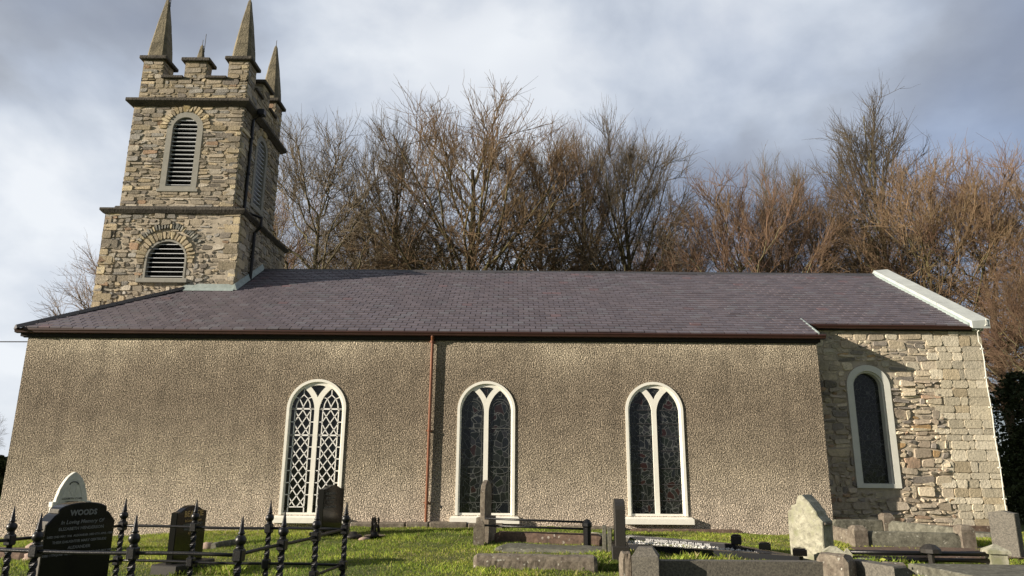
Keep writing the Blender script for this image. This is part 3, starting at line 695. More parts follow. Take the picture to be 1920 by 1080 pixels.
# weathered plinth course above the string
def ringbox(mb, x0, x1, y0, y1, z0, z1, b=.015):
    mb.bbox(x0, x1, y0, y1, z0, z1, b)
mb = MB(); mb.bbox(UX0-.11, UX1+.10, UY0-.10, UY1+.10, ZS+.10, ZS+.27, .03); cb(mb, 'offset_course', M['coping'])
mb = MB(); o = .13
mb.hexa([(TX0-.05, TY0-.06, ZS-.05), (TX1+.05, TY0-.06, ZS-.05), (TX1+.05, TY1+.06, ZS-.05), (TX0-.05, TY1+.06, ZS-.05), (TX0-o, TY0-o, ZS+.03), (TX1+o, TY0-o, ZS+.03), (TX1+o, TY1+o, ZS+.03), (TX0-o, TY1+o, ZS+.03)])
mb.bbox(TX0-o, TX1+o, TY0-o, TY1+o, ZS+.032, ZS+.102, .012)
cb(mb, 'string_course', M['coping'])
mb = MB(); o = .20
mb.hexa([(UX0-.06, UY0-.06, ZC-.03), (UX1+.06, UY0-.06, ZC-.03), (UX1+.06, UY1+.06, ZC-.03), (UX0-.06, UY1+.06, ZC-.03), (UX0-o, UY0-o, ZC+.08), (UX1+o, UY0-o, ZC+.08), (UX1+o, UY1+o, ZC+.08), (UX0-o, UY1+o, ZC+.08)])
mb.bbox(UX0-o, UX1+o, UY0-o, UY1+o, ZC+.082, ZC+.185, .015)
cb(mb, 'cornice', M['coping'])
# parapet
PX0, PX1, PY0, PY1 = UX0+.06, UX1-.02, UY0+.06, UY1-.06
ZP, ZE, ZM = ZC+.17, 13.18, 13.78
mb = MB()
ctr = (PX0+PX1)/2; cty = (PY0+PY1)/2; pw = .64
def pstones(a, b_, z0, z1, f, sd): 
    rubble(mb, a, b_, z0, z1, f, TOWP+QUOP, sd, None, (.2, .45), (.14, .2), dep=(.012, .02))
mb.box(PX0, PX1, PY0, PY0+.35, ZP, ZE, (.3, .25, .17)); mb.box(PX0, PX1, PY1-.35, PY1, ZP, ZE, (.3, .25, .17)); mb.box(PX0, PX0+.35, PY0+.35, PY1-.35, ZP, ZE, (.3, .25, .17)); mb.box(PX1-.35, PX1, PY0+.35, PY1-.35, ZP, ZE, (.3, .25, .17))
pstones(PX0, PX1, ZP, ZE, lambda u, v, d: (u, PY0+d, v), 51); pstones(PY0, PY1, ZP, ZE, lambda u, v, d: (PX1-d, u, v), 52)
posts = [(PX0, PX0+pw, PY0, PY0+pw), (PX1-pw, PX1, PY0, PY0+pw), (PX1-pw, PX1, PY1-pw, PY1), (PX0, PX0+pw, PY1-pw, PY1)]
mer = [(ctr-.34, ctr+.34, PY0, PY0+.36), (PX1-.36, PX1, cty-.34, cty+.34), (ctr-.34, ctr+.34, PY1-.36, PY1), (PX0, PX0+.36, cty-.34, cty+.34)]
for j, (a, b_, c_, d_) in enumerate(posts+mer):
    mb.box(a, b_, c_, d_, ZE-.1, ZM+(.04 if j < 4 else 0), (.3, .25, .17)); pstones(a, b_, ZE+.0, ZM, lambda u, v, d: (u, c_+d, v), 60+j); pstones(c_, d_, ZE+.0, ZM, lambda u, v, d: (b_-d, u, v), 70+j)
cb(mb, 'parapet', M['stone'], tint=True)
def cap(*a): mb = MB(); mb.bbox(*a); cb(mb, 'parapet_cap', M['coping'])
for j, (a, b_, c_, d_) in enumerate(posts+mer):
    zz = ZM+(.03 if j < 4 else -.03); o = .11; cap(a-o, b_+o, c_-o, d_+o, zz, zz+.12, .02)
zz = ZE-.02
for (a, b_) in ((PX0+pw+.003, ctr-.343), (ctr+.343, PX1-pw-.003)): cap(a, b_, PY0-.09, PY0+.44, zz, zz+.09, .015); cap(a, b_, PY1-.44, PY1+.09, zz, zz+.09, .015)
for (a, b_) in ((PY0+pw+.003, cty-.343), (cty+.343, PY1-pw-.003)): cap(PX1-.44, PX1+.09, a, b_, zz, zz+.09, .015); cap(PX0-.09, PX0+.44, a, b_, zz, zz+.09, .015)
for j, (a, b_, c_, d_) in enumerate(posts):
    mb = MB(); cx, cy = (a+b_)/2, (c_+d_)/2; zb = ZM+.152
    prof = [(.30, 0), (.30, .09), (.268, .50), (.258, .51), (.258, .53), (.263, .54), (.195, 1.12), (.188, 1.125), (.188, 1.14), (.19, 1.15), (.17, 1.35), (.085, 1.95), (.05, 2.22), (.012, 2.32)]
    vs = []
    for (h, z) in prof:
        c = .30*h
        for (u, v) in ((-h+c, -h), (h-c, -h), (h, -h+c), (h, h-c), (h-c, h), (-h+c, h), (-h, h-c), (-h, -h+c)): vs.append((cx+u, cy+v, zb+z))
    n = 8; mb.add(vs, [(i*n+k, i*n+(k+1) % n, (i+1)*n+(k+1) % n, (i+1)*n+k) for i in range(len(prof)-1) for k in range(n)]+[tuple(range(n)), tuple(range((len(prof)-1)*n, len(prof)*n))])
    pn = cb(mb, 'pinnacle', M['pinnacle'])
    mb = MB(); mb.tube([(cx, cy, zb+2.3), (cx, cy, zb+2.52)], .011, 6)
    if j in (0, 3): mb.tube([(cx+.10, cy-.02, zb+1.8), (cx+.10, cy-.02, zb+2.75)], .011, 6); mb.tube([(cx-.09, cy, zb+2.05), (cx+.11, cy, zb+2.05)], .014, 6); mb.tube([(cx-.05, cy-.02, zb+2.25), (cx+.11, cy-.02, zb+2.25)], .011, 6)
    cb(mb, 'lightning_rod', M['black'], pn)
# louvre windows
def louvre(cx, r, zt, zb, place, fw, n, slw, lab, rot=False):
    o = bpy.data.objects.new('louvre_window', None); COL.objects.link(o); o.parent = church; o['label'] = lab
    zs = zt-r
    P_ = (lambda u, v, k: (u, place+k, v)) if not rot else (lambda u, v, k: (place-k, u, v))
    mb = MB(); mb.ribbon(archline(cx, zb, zs, r-fw/2), fw, lambda u, v, k: P_(u, v, .14 if k else -.03))
    mb.ribbon([(cx-r, zb+fw*.25), (cx+r, zb+fw*.25)], fw*.5, lambda u, v, k: P_(u, v, .15 if k else -.034)); cb(mb, 'frame', M['louvreframe'], o)
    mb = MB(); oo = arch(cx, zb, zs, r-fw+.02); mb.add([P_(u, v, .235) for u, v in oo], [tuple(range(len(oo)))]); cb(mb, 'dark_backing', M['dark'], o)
    mb = MB(); ri = r-fw+.01
    for k in range(n):
        z = zb+fw*.5+(zt-fw-zb-fw*.5)*(k+.35)/n
        hw = ri if z+.03 < zs else math.sqrt(max(0, ri*ri-(z+.03-zs)**2))
        if hw < .06: continue
        t_ = .017
        p = [(cx-hw, z, .02), (cx+hw, z, .02), (cx+hw, z+slw*.45, .20), (cx-hw, z+slw*.45, .20)]
        mb.hexa([P_(u, v, d) for u, v, d in p]+[P_(u, v+t_, d) for u, v, d in p])
    cb(mb, 'slats', M['slat'], o); return o
lo1 = louvre(*UB, UY0, .17, 16, .10, 'tall round headed louvre window on the south face of the tower')
lo2 = louvre(*EB, UX1, .17, 16, .10, 'tall round headed louvre window on the shaded east face of the tower', True)
lo3 = louvre(LB[0], LB[1], LB[2], LB[3], TY0, .055, 8, .10, 'squat arched louvre window low on the tower')
mb = MB(); mb.bbox(LB[0]-.74, LB[0]+.72, TY0-.12, TY0+.1, LB[3]-.13, LB[3]-.002, .012); cb(mb, 'sill', M['louvreframe'], lo3)
mb = MB(); mb.bbox(UB[0]-.62, UB[0]+.62, UY0-.06, UY0+.1, UB[3]-.10, UB[3]-.002, .012); cb(mb, 'sill', M['louvreframe'], lo1)
mb = MB(); mb.bbox(UX1-.1, UX1+.06, EB[0]-.62, EB[0]+.62, EB[3]-.10, EB[3]-.002, .012); cb(mb, 'sill', M['louvreframe'], lo2)
mb = MB(); yy = UY0+.62
mb.tube([(UX1+.34, yy, 12.25), (UX1+.07, yy, 12.05), (UX1+.07, yy, 9.0), (TX1+.26, yy, 8.78), (TX1+.26, yy, 8.5), (TX1+.09, yy, 8.3), (TX1+.09, yy, 6.55)], .05, 8)
for zz in (11.4, 10.2, 7.5): mb.tube([((UX1 if zz > 9 else TX1)+.08, yy, zz), ((UX1 if zz > 9 else TX1)+.08, yy, zz+.07)], .065, 8)
mb.bbox(UX1+.2, UX1+.42, yy-.12, yy+.12, 12.2, 12.4, .02)
cb(mb, 'tower_downpipe', M['black'])
# cable
mb = MB(); mb.tube([(-60, 20, 4.6), (-30, 18, 4.35), (-18, 17.25, 4.31), (-11.7, 17.05, 4.32)], .014, 6)
tag(mb.build('overhead_cable', M['cable']), 'thin black cable running left from the top corner of the pebble-dashed wall', 'cable')
# ------------------------------------------------------------------ ground
def sm(t_): t_ = np.clip(t_, 0, 1); return t_*t_*(3-2*t_)
WX = np.array([-40, -12, -8.5, -6.7, -3.5, 0, 3, 6, 9, 12, 40.]); WZ = np.array([-.3, -.22, -.12, 0., .12, .13, .10, .02, .03, .05, .05])
def gz(x, y):
    b_ = np.interp(x, WX, WZ); r = b_*sm((np.asarray(y)-10.5)/6.)
    return r+.018*np.sin(x*1.9+y*.7)*np.sin(y*1.3-x*.4)+.012*np.sin(x*4.3+1)*np.sin(y*3.7)
xs = np.concatenate([np.linspace(-900, -40, 8)[:-1], np.linspace(-40, -14, 14)[:-1], np.linspace(-14, 14, 140), np.linspace(14, 40, 14)[1:], np.linspace(40, 900, 8)[1:]])
ys = np.concatenate([np.linspace(-400, -6, 8)[:-1], np.linspace(-6, 7, 20)[:-1], np.linspace(7, 18, 70), np.linspace(18, 60, 14)[1:], np.linspace(60, 1500, 8)[1:]])
X, Y = np.meshgrid(xs, ys); Z = gz(X, Y); nx, ny = len(xs), len(ys)
me = bpy.data.meshes.new('ground'); idx = np.arange(nx*ny).reshape(ny, nx)
me.from_pydata(np.stack([X.ravel(), Y.ravel(), Z.ravel()], 1).tolist(), [], np.stack([idx[:-1, :-1].ravel(), idx[:-1, 1:].ravel(), idx[1:, 1:].ravel(), idx[1:, :-1].ravel()], 1).tolist())
m, nt, b = mat('turf_soil')
f = ramp(nt, [(.35, 0.), (.65, 1.)], noise(nt, 3, 8, .7)).outputs[0]
lk(nt, mixc(nt, f, (.10, .13, .02), (.06, .075, .02)), b.inputs['Base Color']); b.inputs['Roughness'].default_value = 1; bump(nt, b, noise(nt, 30, 6, .7), 1., .05)
me.materials.append(m); me.shade_smooth(); go = bpy.data.objects.new('ground', me); COL.objects.link(go); tag(go, kind='structure')
# grass blades
def blades(seed, n, x0, x1, y0, y1, hmin, hmax, wd):
    r = np.random.default_rng(seed); x = r.uniform(x0, x1, n); y = y0+(y1-y0)*r.random(n)**.9
    k = np.abs(x) < (y*.78+1.2); x, y = x[k], y[k]; n = len(x)
    pn = np.sin(x*2.1+np.sin(y*1.7)*1.3)*np.sin(y*2.7+np.sin(x*1.1))+.6*np.sin(x*7+y*3)*np.sin(y*6.1-x*2)
    h = (hmin+(hmax-hmin)*r.random(n))*(1+.35*pn)
    a = r.uniform(0, 2*np.pi, n); z = gz(x, y)-.004; l = r.uniform(.15, .8, n)*h; la = r.uniform(0, 2*np.pi, n)
    c, s_ = np.cos(a)*wd*r.uniform(.6, 1.4, n), np.sin(a)*wd*r.uniform(.6, 1.4, n)
    v = np.stack([np.stack([x-c, y-s_, z], 1), np.stack([x+c, y+s_, z], 1), np.stack([x+c*.6+l*.35*np.cos(la), y+s_*.6+l*.35*np.sin(la), z+h*.6], 1),  np.stack([x+l*np.cos(la), y+l*np.sin(la), z+h], 1)], 1)
    g1 = r.random(n)[:, None]; base = np.array([.17, .28, .03])*(1-g1)+np.array([.38, .40, .07])*g1
    ln = np.sin(x*.9+1.3*np.sin(y*.8))*np.sin(y*1.4+x*.5); base = base*(.6+.5*r.random(n)[:, None])*(1+.3*pn[:, None])*(1+.22*ln[:, None]*np.array([1.2, .8, .6]))
    dry = r.random(n) < .10+.12*(ln > .4); base[dry] = np.array([.40, .34, .17])
    return v, np.clip(base, .005, .6)
V, C_ = blades(1, 330000, -13, 13, 9.4, 17.4, .018, .050, .0045)
xx, yy_ = V[:, 0, 0], V[:, 0, 1]
keep = ~((yy_ > 16.97) & (xx < NX1)) & ~((yy_ > 17.6))
V, C_ = V[keep], C_[keep]
for k_, (px__, py__, rr_, nn_, hh_) in enumerate(((1145, 1062, .35, 1500, .16), (1120, 1050, .3, 900, .11), (1280, 1056, .4, 350, .12), (1400, 1056, .4, 300, .12), (1465, 1050, .3, 500, .13), (905, 1012, .4, 900, .09), (965, 1022, .3, 600, .09), (1620, 1062, .3, 700, .13), (1700, 1056, .5, 1200, .10), (1440, 1066, .6, 500, .10), (1830, 1020, .5, 900, .09), (1900, 1030, .6, 900, .10), (400, 1070, .5, 1200, .12), (940, 1000, .3, 300, .07), (1000, 1072, .8, 900, .08), (715, 1005, .3, 300, .07), (1060, 1040, .7, 900, .07))):
    P__ = PZ(px__, py__, .02); V2, C2 = blades(50+k_, nn_, P__.x-rr_, P__.x+rr_, P__.y-rr_*.8, P__.y+rr_*.8, hh_*.5, hh_, .0055); V = np.concatenate([V, V2]); C_ = np.concatenate([C_, C2])
def grassmesh(V, C_, name):
    n = len(V); me = bpy.data.meshes.new(name); me.vertices.add(n*4); me.vertices.foreach_set('co', V.reshape(-1))
    me.loops.add(n*6); li = (np.arange(n)[:, None]*4+np.array([0, 1, 2, 0, 2, 3])[None]).reshape(-1); me.loops.foreach_set('vertex_index', li.astype(np.int32))
    me.polygons.add(n*2); me.polygons.foreach_set('loop_start', (np.arange(n*2)*3).astype(np.int32))
    a = me.color_attributes.new('tint', 'FLOAT_COLOR', 'POINT'); cc = np.ones((n, 4, 4)); cc[:, :, :3] = C_[:, None, :]; a.data.foreach_set('color', cc.reshape(-1))
    me.update(calc_edges=True); me.materials.append(M['grass']); o = bpy.data.objects.new(name, me); COL.objects.link(o); return o
m, nt, b = mat('grass_blade'); a = N(nt, 'ShaderNodeAttribute', attribute_name='tint'); lk(nt, a.outputs['Color'], b.inputs['Base Color']); b.inputs['Roughness'].default_value = .75; b.inputs['Specular IOR Level'].default_value = .25
tr = N(nt, 'ShaderNodeBsdfTranslucent'); lk(nt, a.outputs['Color'], tr.inputs[0]); ms = N(nt, 'ShaderNodeMixShader'); ms.inputs[0].default_value = .35
lk(nt, b.outputs[0], ms.inputs[1]); lk(nt, tr.outputs[0], ms.inputs[2]); lk(nt, ms.outputs[0], nt.nodes['Material Output'].inputs[0]); M['grass'] = m
tag(grassmesh(V, C_, 'grass'), 'bright green mown grass covering the churchyard', 'grass', kind='stuff')
# ------------------------------------------------------------------ iron railing
fr_ = PZ(445, 1041, .75); br_ = PZ(647, 993, .75); bl_ = PZ(228, 986, .75); fl_ = fr_+(bl_-br_)*1.0
base = Vector((bl_.x+fr_.x, bl_.y+fr_.y, 0))/2
rail = empty('grave_railing', 'black wrought iron railing with twisted posts and ball and spike finials round a grave', 'railing', base)
mb = MB(); n = 46; vs = []
for k in range(n+1):
    z = -.1+1.02*k/n-.05; a = k*.42; s_ = .036
    for q in range(4): vs.append((s_*math.cos(a+q*math.pi/2), s_*math.sin(a+q*math.pi/2), z))
mb.add(vs, [(i*4+q, i*4+(q+1) % 4, (i+1)*4+(q+1) % 4, (i+1)*4+q) for i in range(n) for q in range(4)])
for z in (.33, .75): mb.bbox(-.045, .045, -.045, .045, z-.055, z+.055, .012); mb.tube([(0, 0, z+.05), (0, 0, z+.085)], .034, 10)
p0 = mb.build('post', M['black'], rail)
mb = MB(); mb.lathe([(.026, .80), (.040, .815), (.024, .828)]+[(.052*math.sin(math.pi*k/9), .878-.052*math.cos(math.pi*k/9)) for k in range(1, 9)]+[(.028, .93), (.034, .938), (.024, .95), (.005, 1.085), (.001, 1.09)], n=18)
f0 = mb.build('finial', M['black'], p0, smooth=True)
ppos = [fr_.lerp(fl_, k/3) for k in range(4)]+[br_.lerp(bl_, k/3) for k in range(4)]+[fr_.lerp(br_, k/3) for k in (1, 2)]+[fl_.lerp(bl_, k/3) for k in (1, 2)]
rnd = random.Random(2)
for i, p in enumerate(ppos):
    o = p0 if i == 0 else copy_tree(p0, rail)
    o.location = (p.x-base.x, p.y-base.y, 0); o.rotation_euler = (rnd.uniform(-.015, .015), rnd.uniform(-.015, .015), math.atan2(br_.y-fr_.y, br_.x-fr_.x))
for (a, b_) in ((fr_, fl_), (br_, bl_), (fr_, br_), (fl_, bl_)):
    for z in (.33, .75):
        mb = MB(); mb.tube([(a.lerp(b_, t_).x-base.x, a.lerp(b_, t_).y-base.y, z+.006*math.sin(t_*9)) for t_ in [k/12 for k in range(13)]], .017, 8); mb.build('rail', M['black'], rail, smooth=True)
# ------------------------------------------------------------------ headstones
def outline(kind, w_, h):
    r_ = w_/2; P = []
    if kind == 'gothic':
        for k in range(13):
            t_ = k/12; P.append((r_*(1-t_**1.8), h*.52+(h*.48)*(.35*t_+.65*math.sin(t_*math.pi/2))))
        Rt = P; return [(-r_, 0), (r_, 0)]+Rt+[(-x, y) for x, y in reversed(Rt[:-1])]
    if kind == 'woods':
        a = [(r_, h*.80), (r_*.80, h*.885), (r_*.70, h*.905), (r_*.70, h*.93)]+[(r_*.70*math.cos(t_), h*.93+h*.07*math.sin(t_)/1.) for t_ in [math.pi/2*k/7 for k in range(1, 8)]]
    elif kind == 'ogee': a = [(r_, h*.90), (r_*.75, h*.915), (r_*.45, h*.965), (r_*.2, h*.99), (0, h)]
    elif kind == 'wave': a = [(r_, h*.925), (r_*.7, h*.93), (r_*.45, h*.96), (r_*.25, h*.99), (0, h)]
    elif kind == 'peak': a = [(r_, h*.95), (r_*.6, h*.965), (0, h)]
    elif kind == 'point': a = [(r_, h*.82), (r_*.8, h*.92), (r_*.3, h*.985), (0, h)]
    elif kind == 'curve': a = [(r_, h*.84), (r_*.93, h*.90), (r_*.75, h*.955), (r_*.4, h*.99), (0, h)]
    return [(-r_, 0), (r_, 0)]+a+[(-x, y) for x, y in reversed(a[:-1] if abs(a[-1][0]) < 1e-6 else a)]
def slabmesh(poly, t_, bev=.008, jit=0, seed=0):
    rnd = random.Random(seed)
    if jit: poly = [(u+rnd.uniform(-jit, jit), v+(rnd.uniform(-jit, jit) if v > .05 else 0)) for u, v in poly]
    mb = MB(); cx = 0; cy = sum(p[1] for p in poly)/len(poly)
    ins = [(u*(1-bev/.35), v-(bev if v > .05 else 0)) for u, v in poly]; n = len(poly)
    vs = [(u, -t_/2, v) for u, v in ins]+[(u, -t_/2+bev, v) for u, v in poly]+[(u, t_/2-bev, v) for u, v in poly]+[(u, t_/2, v) for u, v in ins]
    mb.add(vs, [tuple(range(n)), tuple(range(4*n-1, 3*n-1, -1))]+[(j*n+i, j*n+(i+1) % n, (j+1)*n+(i+1) % n, (j+1)*n+i) for j in range(3) for i in range(n)])
    return mb
def headstone(name, label, kind, px, top, Y, a, w_, t_, ms, zb=None, base=None, tilt=0, cat='headstone', jit=0, plinth_m=None):
    P = PY(px, top, Y); g = float(gz(P.x, Y)) if zb is None else zb; h = P.z-g
    o = empty(name, label, cat, (P.x, Y, g), R(a))
    sl_ = slabmesh(outline(kind, w_, h), t_, jit=jit); s = sl_.build('slab', ms, o, rot=(R(tilt), 0, 0))
    if base:
        mb = MB(); mb.bbox(-w_/2-base[0], w_/2+base[0], -t_/2-base[1], t_/2+base[1], -.15, base[2], .012); mb.build('base', plinth_m or ms, o)
    return o, h, s
# the big polished stone inside the railing
o, h, s = headstone('headstone', 'large polished black headstone headed WOODS standing inside the iron railing', 'woods', 150, 941, 8.45, 62, .78, .20, M['granite_black'], base=(.1, .06, .12))
mb = slabmesh([(u*1.0, v) for u, v in outline('woods', .786, h-.004)], .16, bev=.004); mb.build('rough_edge', M['granite_edge'], o)
RX = (R(90), 0, 0)
yy = -.103
for (tx, sz, fr__, sxx, bo, it) in (('WOODS', .082, .895, .95, .004, 0), ('In Loving Memory Of', .056, .815, 1., .001, .2), ('ELIZABETH HENDERSON', .044, .755, 1.05, .001, 0), ('DIED 2ND MAY 1936  ALEXANDER DIED 5TH APRIL 1950', .031, .69, .95, .001, 0), ('THEIR DAUGHTER MARY GERTRUDE', .037, .635, 1., .001, 0), ('ALEXANDER', .045, .575, 1., .001, 0), ('DIED 11TH JUNE  HENRY ALEXANDER DIED 2ND MAY 1982', .031, .52, .95, .001, 0)):
    text_part(tx, sz, M['letter'], o, (0, yy, h*fr__-.02), RX, bo, sxx, italic=it)
# white marble stone behind it
o, h, s = headstone('headstone', 'white marble gothic pointed headstone rising behind the black WOODS stone', 'gothic', 140, 885, 13.2, 52, .54, .11, M['marble'], base=(.1, .08, .25), jit=.003)
mb = MB()
for s_ in (-1, 1): mb.bbox(s_*.33-.05, s_*.33+.05, -.09, .09, h*.60, h*.67, .01)
mb.build('shoulder_block', M['marble'], o) if False else None
for s_ in (-1, 1):
    mb = MB(); mb.bbox(s_*.27-.045, s_*.27+.045, -.085, .085, h*.56, h*.63, .01); mb.bbox(s_*.27-.03, s_*.27+.03, -.07, .07, 0, h*.56, .01); mb.build('side_column', M['marble'], o)
mb = MB(); ol = [(u*.74, v-.09) for u, v in outline('gothic', .54, h)[2:]]; mb.ribbon(ol, .02, lambda u, v, k: (u, -.06+(.01 if k else 0), v)); mb.build('carved_border', M['marble'], o)
mb = MB(); mb.ribbon([(.07*math.cos(t_), h*.84+.05*math.sin(t_)) for t_ in [math.pi*k/8 for k in range(9)]], .018, lambda u, v, k: (u, -.062+(.01 if k else 0), v)); mb.build('carved_arch', M['letterd'], o)
mb = MB(); mb.ribbon([(0, h*.70), (.055, h*.76), (.045, h*.82), (0, h*.855), (-.045, h*.82), (-.055, h*.76)], .012, lambda u, v, k: (u, -.060+(.008 if k else 0), v), True); mb.build('carved_emblem', M['marble'], o)
for (tx, sz, f_) in (('ELIZABETH CLARK', .044, .655), ('CARRICKFERGUS', .028, .62), ('AGED 77 YEARS', .033, .58), ('ERECTED BY THE FAMILY', .030, .54)): text_part(tx, sz, M['letterd'], o, (0, -.0575, h*f_), RX, .0008)
# gold lettered black stone
o, h, s = headstone('headstone', 'slim black headstone with gold BEATTIE lettering behind the railing on the grass', 'ogee', 357, 947, 11.1, 76, .66, .11, M['granite_black'], zb=0, base=(.10, .16, .13), plinth_m=M['granite_dark'])
text_part('BEATTIE', .115, M['gold'], o, (.03, -.058, h*.83), RX, .003)
for k, t_ in enumerate(('In Loving Memory', 'HUSBAND ROBERT', 'WIFE MARGARET', 'AT REST')): text_part(t_, .05, M['gold' if k in (0, 3) else 'letter'], o, (.03, -.058, h*(.75-.065*k)), RX, .001)
# brown black stone before the lattice window
o, h, s = headstone('headstone', 'glossy black headstone standing in front of the diamond lattice window', 'wave', 622, 909, 15.3, 70, .72, .15, M['granite_black'], zb=.05, base=(.1, .08, .14))
for k in range(4): text_part(('IN MEMORY', 'OF A DEAR', 'FATHER', 'AND MOTHER')[k], .065, M['letter'], o, (-.12, -.078, h*(.82-.085*k)), RX, .001)
# edge on lichened stone on a pedestal
P = PY(912, 900, 14.6)
o = empty('headstone', 'thin lichened grey headstone seen edge-on before the middle stained glass window', 'headstone', (P.x, 14.6, .08), R(80)); h = P.z-.08
slabmesh(outline('point', .62, h), .095, jit=.004).build('slab', M['gravelichen'], o)
mb = MB(); mb.hexa([(-.38, -.15, -.1), (.38, -.15, -.1), (.38, .15, -.1), (-.38, .15, -.1), (-.36, -.13, .46), (.36, -.13, .46), (.36, .11, .46), (-.36, .11, .46)]); mb.build('pedestal', M['gravelichen'], o)
# black stone edge on, head of the chippings grave
o, h, s = headstone('headstone', 'dark granite headstone seen edge-on at the head of the white chippings grave', 'curve', 1160, 935, 12.6, 84, .72, .17, M['granite_dark'], zb=0, base=(.04, .06, .26))
# weathered pale
P = PY(1524, 1041, 12.5); o = empty('headstone', 'thick pale weathered headstone with a notched broken top leaning by the chippings grave', 'headstone', (P.x, 12.5, -.02), R(-55)); h = PY(1512, 928, 12.5).z+.02
pl = [(-.31, 0), (.31, 0), (.315, h*.40), (.32, h*.64), (.25, h*.70), (.22, h*.78), (.16, h*.82), (.10, h*.90), (.04, h*.955), (-.02, h), (-.09, h*.985), (-.13, h*.93), (-.14, h*.865), (-.24, h*.84), (-.25, h*.78), (-.31, h*.75), (-.325, h*.5)]
slabmesh(pl, .30, .014, jit=.009, seed=3).build('slab', M['graveweather'], o)
mb = MB(); mb.bbox(.305, .345, -.11, .11, h*.58, h*.62, .008); mb.build('moulding', M['gravelichen'], o)
# right hand granite stone
P = PY(1891, 1031, 13.2); o = empty('headstone', 'grey granite headstone with a shallow peaked top right of the chancel corner', 'headstone', (P.x, 13.2, -.02), R(-60)); h = PY(1890, 957, 13.2).z+.02
slabmesh(outline('peak', .44, h), .17, .012).build('slab', M['granite_grey'], o)
# ------------------------------------------------------------------ kerbs, slabs and small stones
def bar(mb, A, B, w_, z0, z1, b_=.01, c=None):
    A = Vector((A.x, A.y, 0)); B = Vector((B.x, B.y, 0)); d = (B-A).normalized(); s_ = Vector((-d.y, d.x, 0))*w_/2
    v8 = [A-s_, B-s_, B+s_, A+s_]; vs = []
    up = lambda p, z: Vector((p.x, p.y, z))
    lo = [up(p, z0) for p in v8]; mi = [up(p, z1-b_) for p in v8]
    ce = (A+B)/2; hi = [up(p+(ce-p).normalized()*b_, z1) for p in v8]
    mb.add(lo+mi+hi, [(0, 3, 2, 1), (8, 9, 10, 11)]+[(i, (i+1) % 4, 4+(i+1) % 4, 4+i) for i in range(4)]+[(4+i, 4+(i+1) % 4, 8+(i+1) % 4, 8+i) for i in range(4)], c)
def local(mb, o):
    L = o.location; mb.v = [(x-L.x, y-L.y, z-L.z) for x, y, z in mb.v]; return mb
def rough(A, B, w_, z0, z1, seed, amp=.02, nn=16, taper=.03):
    """a weathered block: subdivided box with lumpy faces"""
    rnd = random.Random(seed); A = Vector((A.x, A.y, 0)); B = Vector((B.x, B.y, 0)); d = (B-A); L = d.length; d.normalize(); s_ = Vector((-d.y, d.x, 0)); mb = MB()
    prof = [(-.5, 0), (-.52, .35), (-.5, .75), (-.42, .97), (-.2, 1.02), (.2, 1.), (.42, .97), (.5, .7), (.5, 0)]
    vs = []; m_ = len(prof); ph = [rnd.uniform(0, 6) for _ in range(6)]
    for i in range(nn+1):
        t_ = i/nn; e_ = min(1, min(t_, 1-t_)*nn/1.+.86)
        for (u, v) in prof:
            q = amp*.55*(math.sin(t_*L*5+ph[0]+u*3)*.5+math.sin(t_*L*11+ph[1]+v*9+u*7)*.4+rnd.uniform(-.45, .45))
            p = A+d*(t_*L)+s_*(u*w_*e_+(q if abs(u) > .4 else 0)); vs.append((p.x, p.y, z0+(z1-z0)*v*e_+(q*.6 if v > .5 else 0)))
    mb.add(vs, [(i*m_+k, i*m_+k+1, (i+1)*m_+k+1, (i+1)*m_+k) for i in range(nn) for k in range(m_-1)]+[tuple(range(m_)), tuple(range(nn*m_, (nn+1)*m_))])
    return mb
def single(mb, name, label, cat, m_, A, group=None, smooth=False):
    L = Vector((A.x, A.y, 0)); mb.v = [(x-L.x, y-L.y, z) for x, y, z in mb.v]; o = mb.build(name, m_, None, smooth, loc=L); tag(o, label, cat, group); return o
A = PZ(888, 1066, .02); B = PZ(1122, 1070, .02); A.y += .16; B.y += .16
single(rough(A, B, .34, -.08, .215, 5, .022, 34), 'fallen_kerb', 'long lichen spotted stone block lying in the grass before the rusty railed grave', 'stone block', M['gravelichen'], A)
A = PZ(935, 1030, .04); B = PZ(1142, 1038, .04)
single(rough(A, B, .85, -.1, .125, 6, .02, 20), 'grave_slab', 'low grey flat slab at the foot of the railed grave', 'grave slab', M['greykerb'], A)
# railed grave
g = empty('railed_grave', 'brown stone kerbed grave with two low iron rails between short stone posts', 'grave', PZ(1010, 1017, .08))
A = PZ(929, 1015, .10); B = PZ(1130, 1021, .10); 
mb = rough(A, B, .22, -.05, .29, 9, .012, 20); local(mb, g).build('kerb', M['redstone'], g)
ra = PY(909, 972, 14.15); rb = PY(1100, 979, 13.75); la = PY(909, 985, 14.15); lb = PY(1100, 992, 13.75)
for (p, q) in ((ra, rb), (la, lb)):
    mb = MB(); mb.tube([p, p.lerp(q, .5)-Vector((0, 0, .004)), q], .020, 8); local(mb, g).build('rail', M['black'], g, smooth=True)
P = PY(898, 1000, 14.0); mb = MB(); x, y = P.x, 14.0
mb.hexa([(x-.10, y-.10, -.05), (x+.10, y-.10, -.05), (x+.10, y+.12, -.05), (x-.10, y+.12, -.05), (x-.10, y-.10, .42), (x+.10, y-.10, .42), (x+.10, y+.12, .42), (x-.10, y+.12, .42)])
mb.hexa([(x-.10, y-.10, .42), (x+.10, y-.10, .42), (x+.10, y+.12, .42), (x-.10, y+.12, .42), (x-.03, y-.07, .50), (x+.07, y-.07, .50), (x+.07, y+.09, .50), (x-.03, y+.09, .50)])
local(mb, g).build('corner_post', M['gravelichen'], g)
mb = MB(); P = PY(1101, 1000, 13.75); mb.lathe([(.07, .1), (.075, .42), (.095, .45), (.09, .50), (.05, .555), (.01, .57)], (P.x, 13.75, 0), 8); local(mb, g).build('corner_post', M['black'], g)
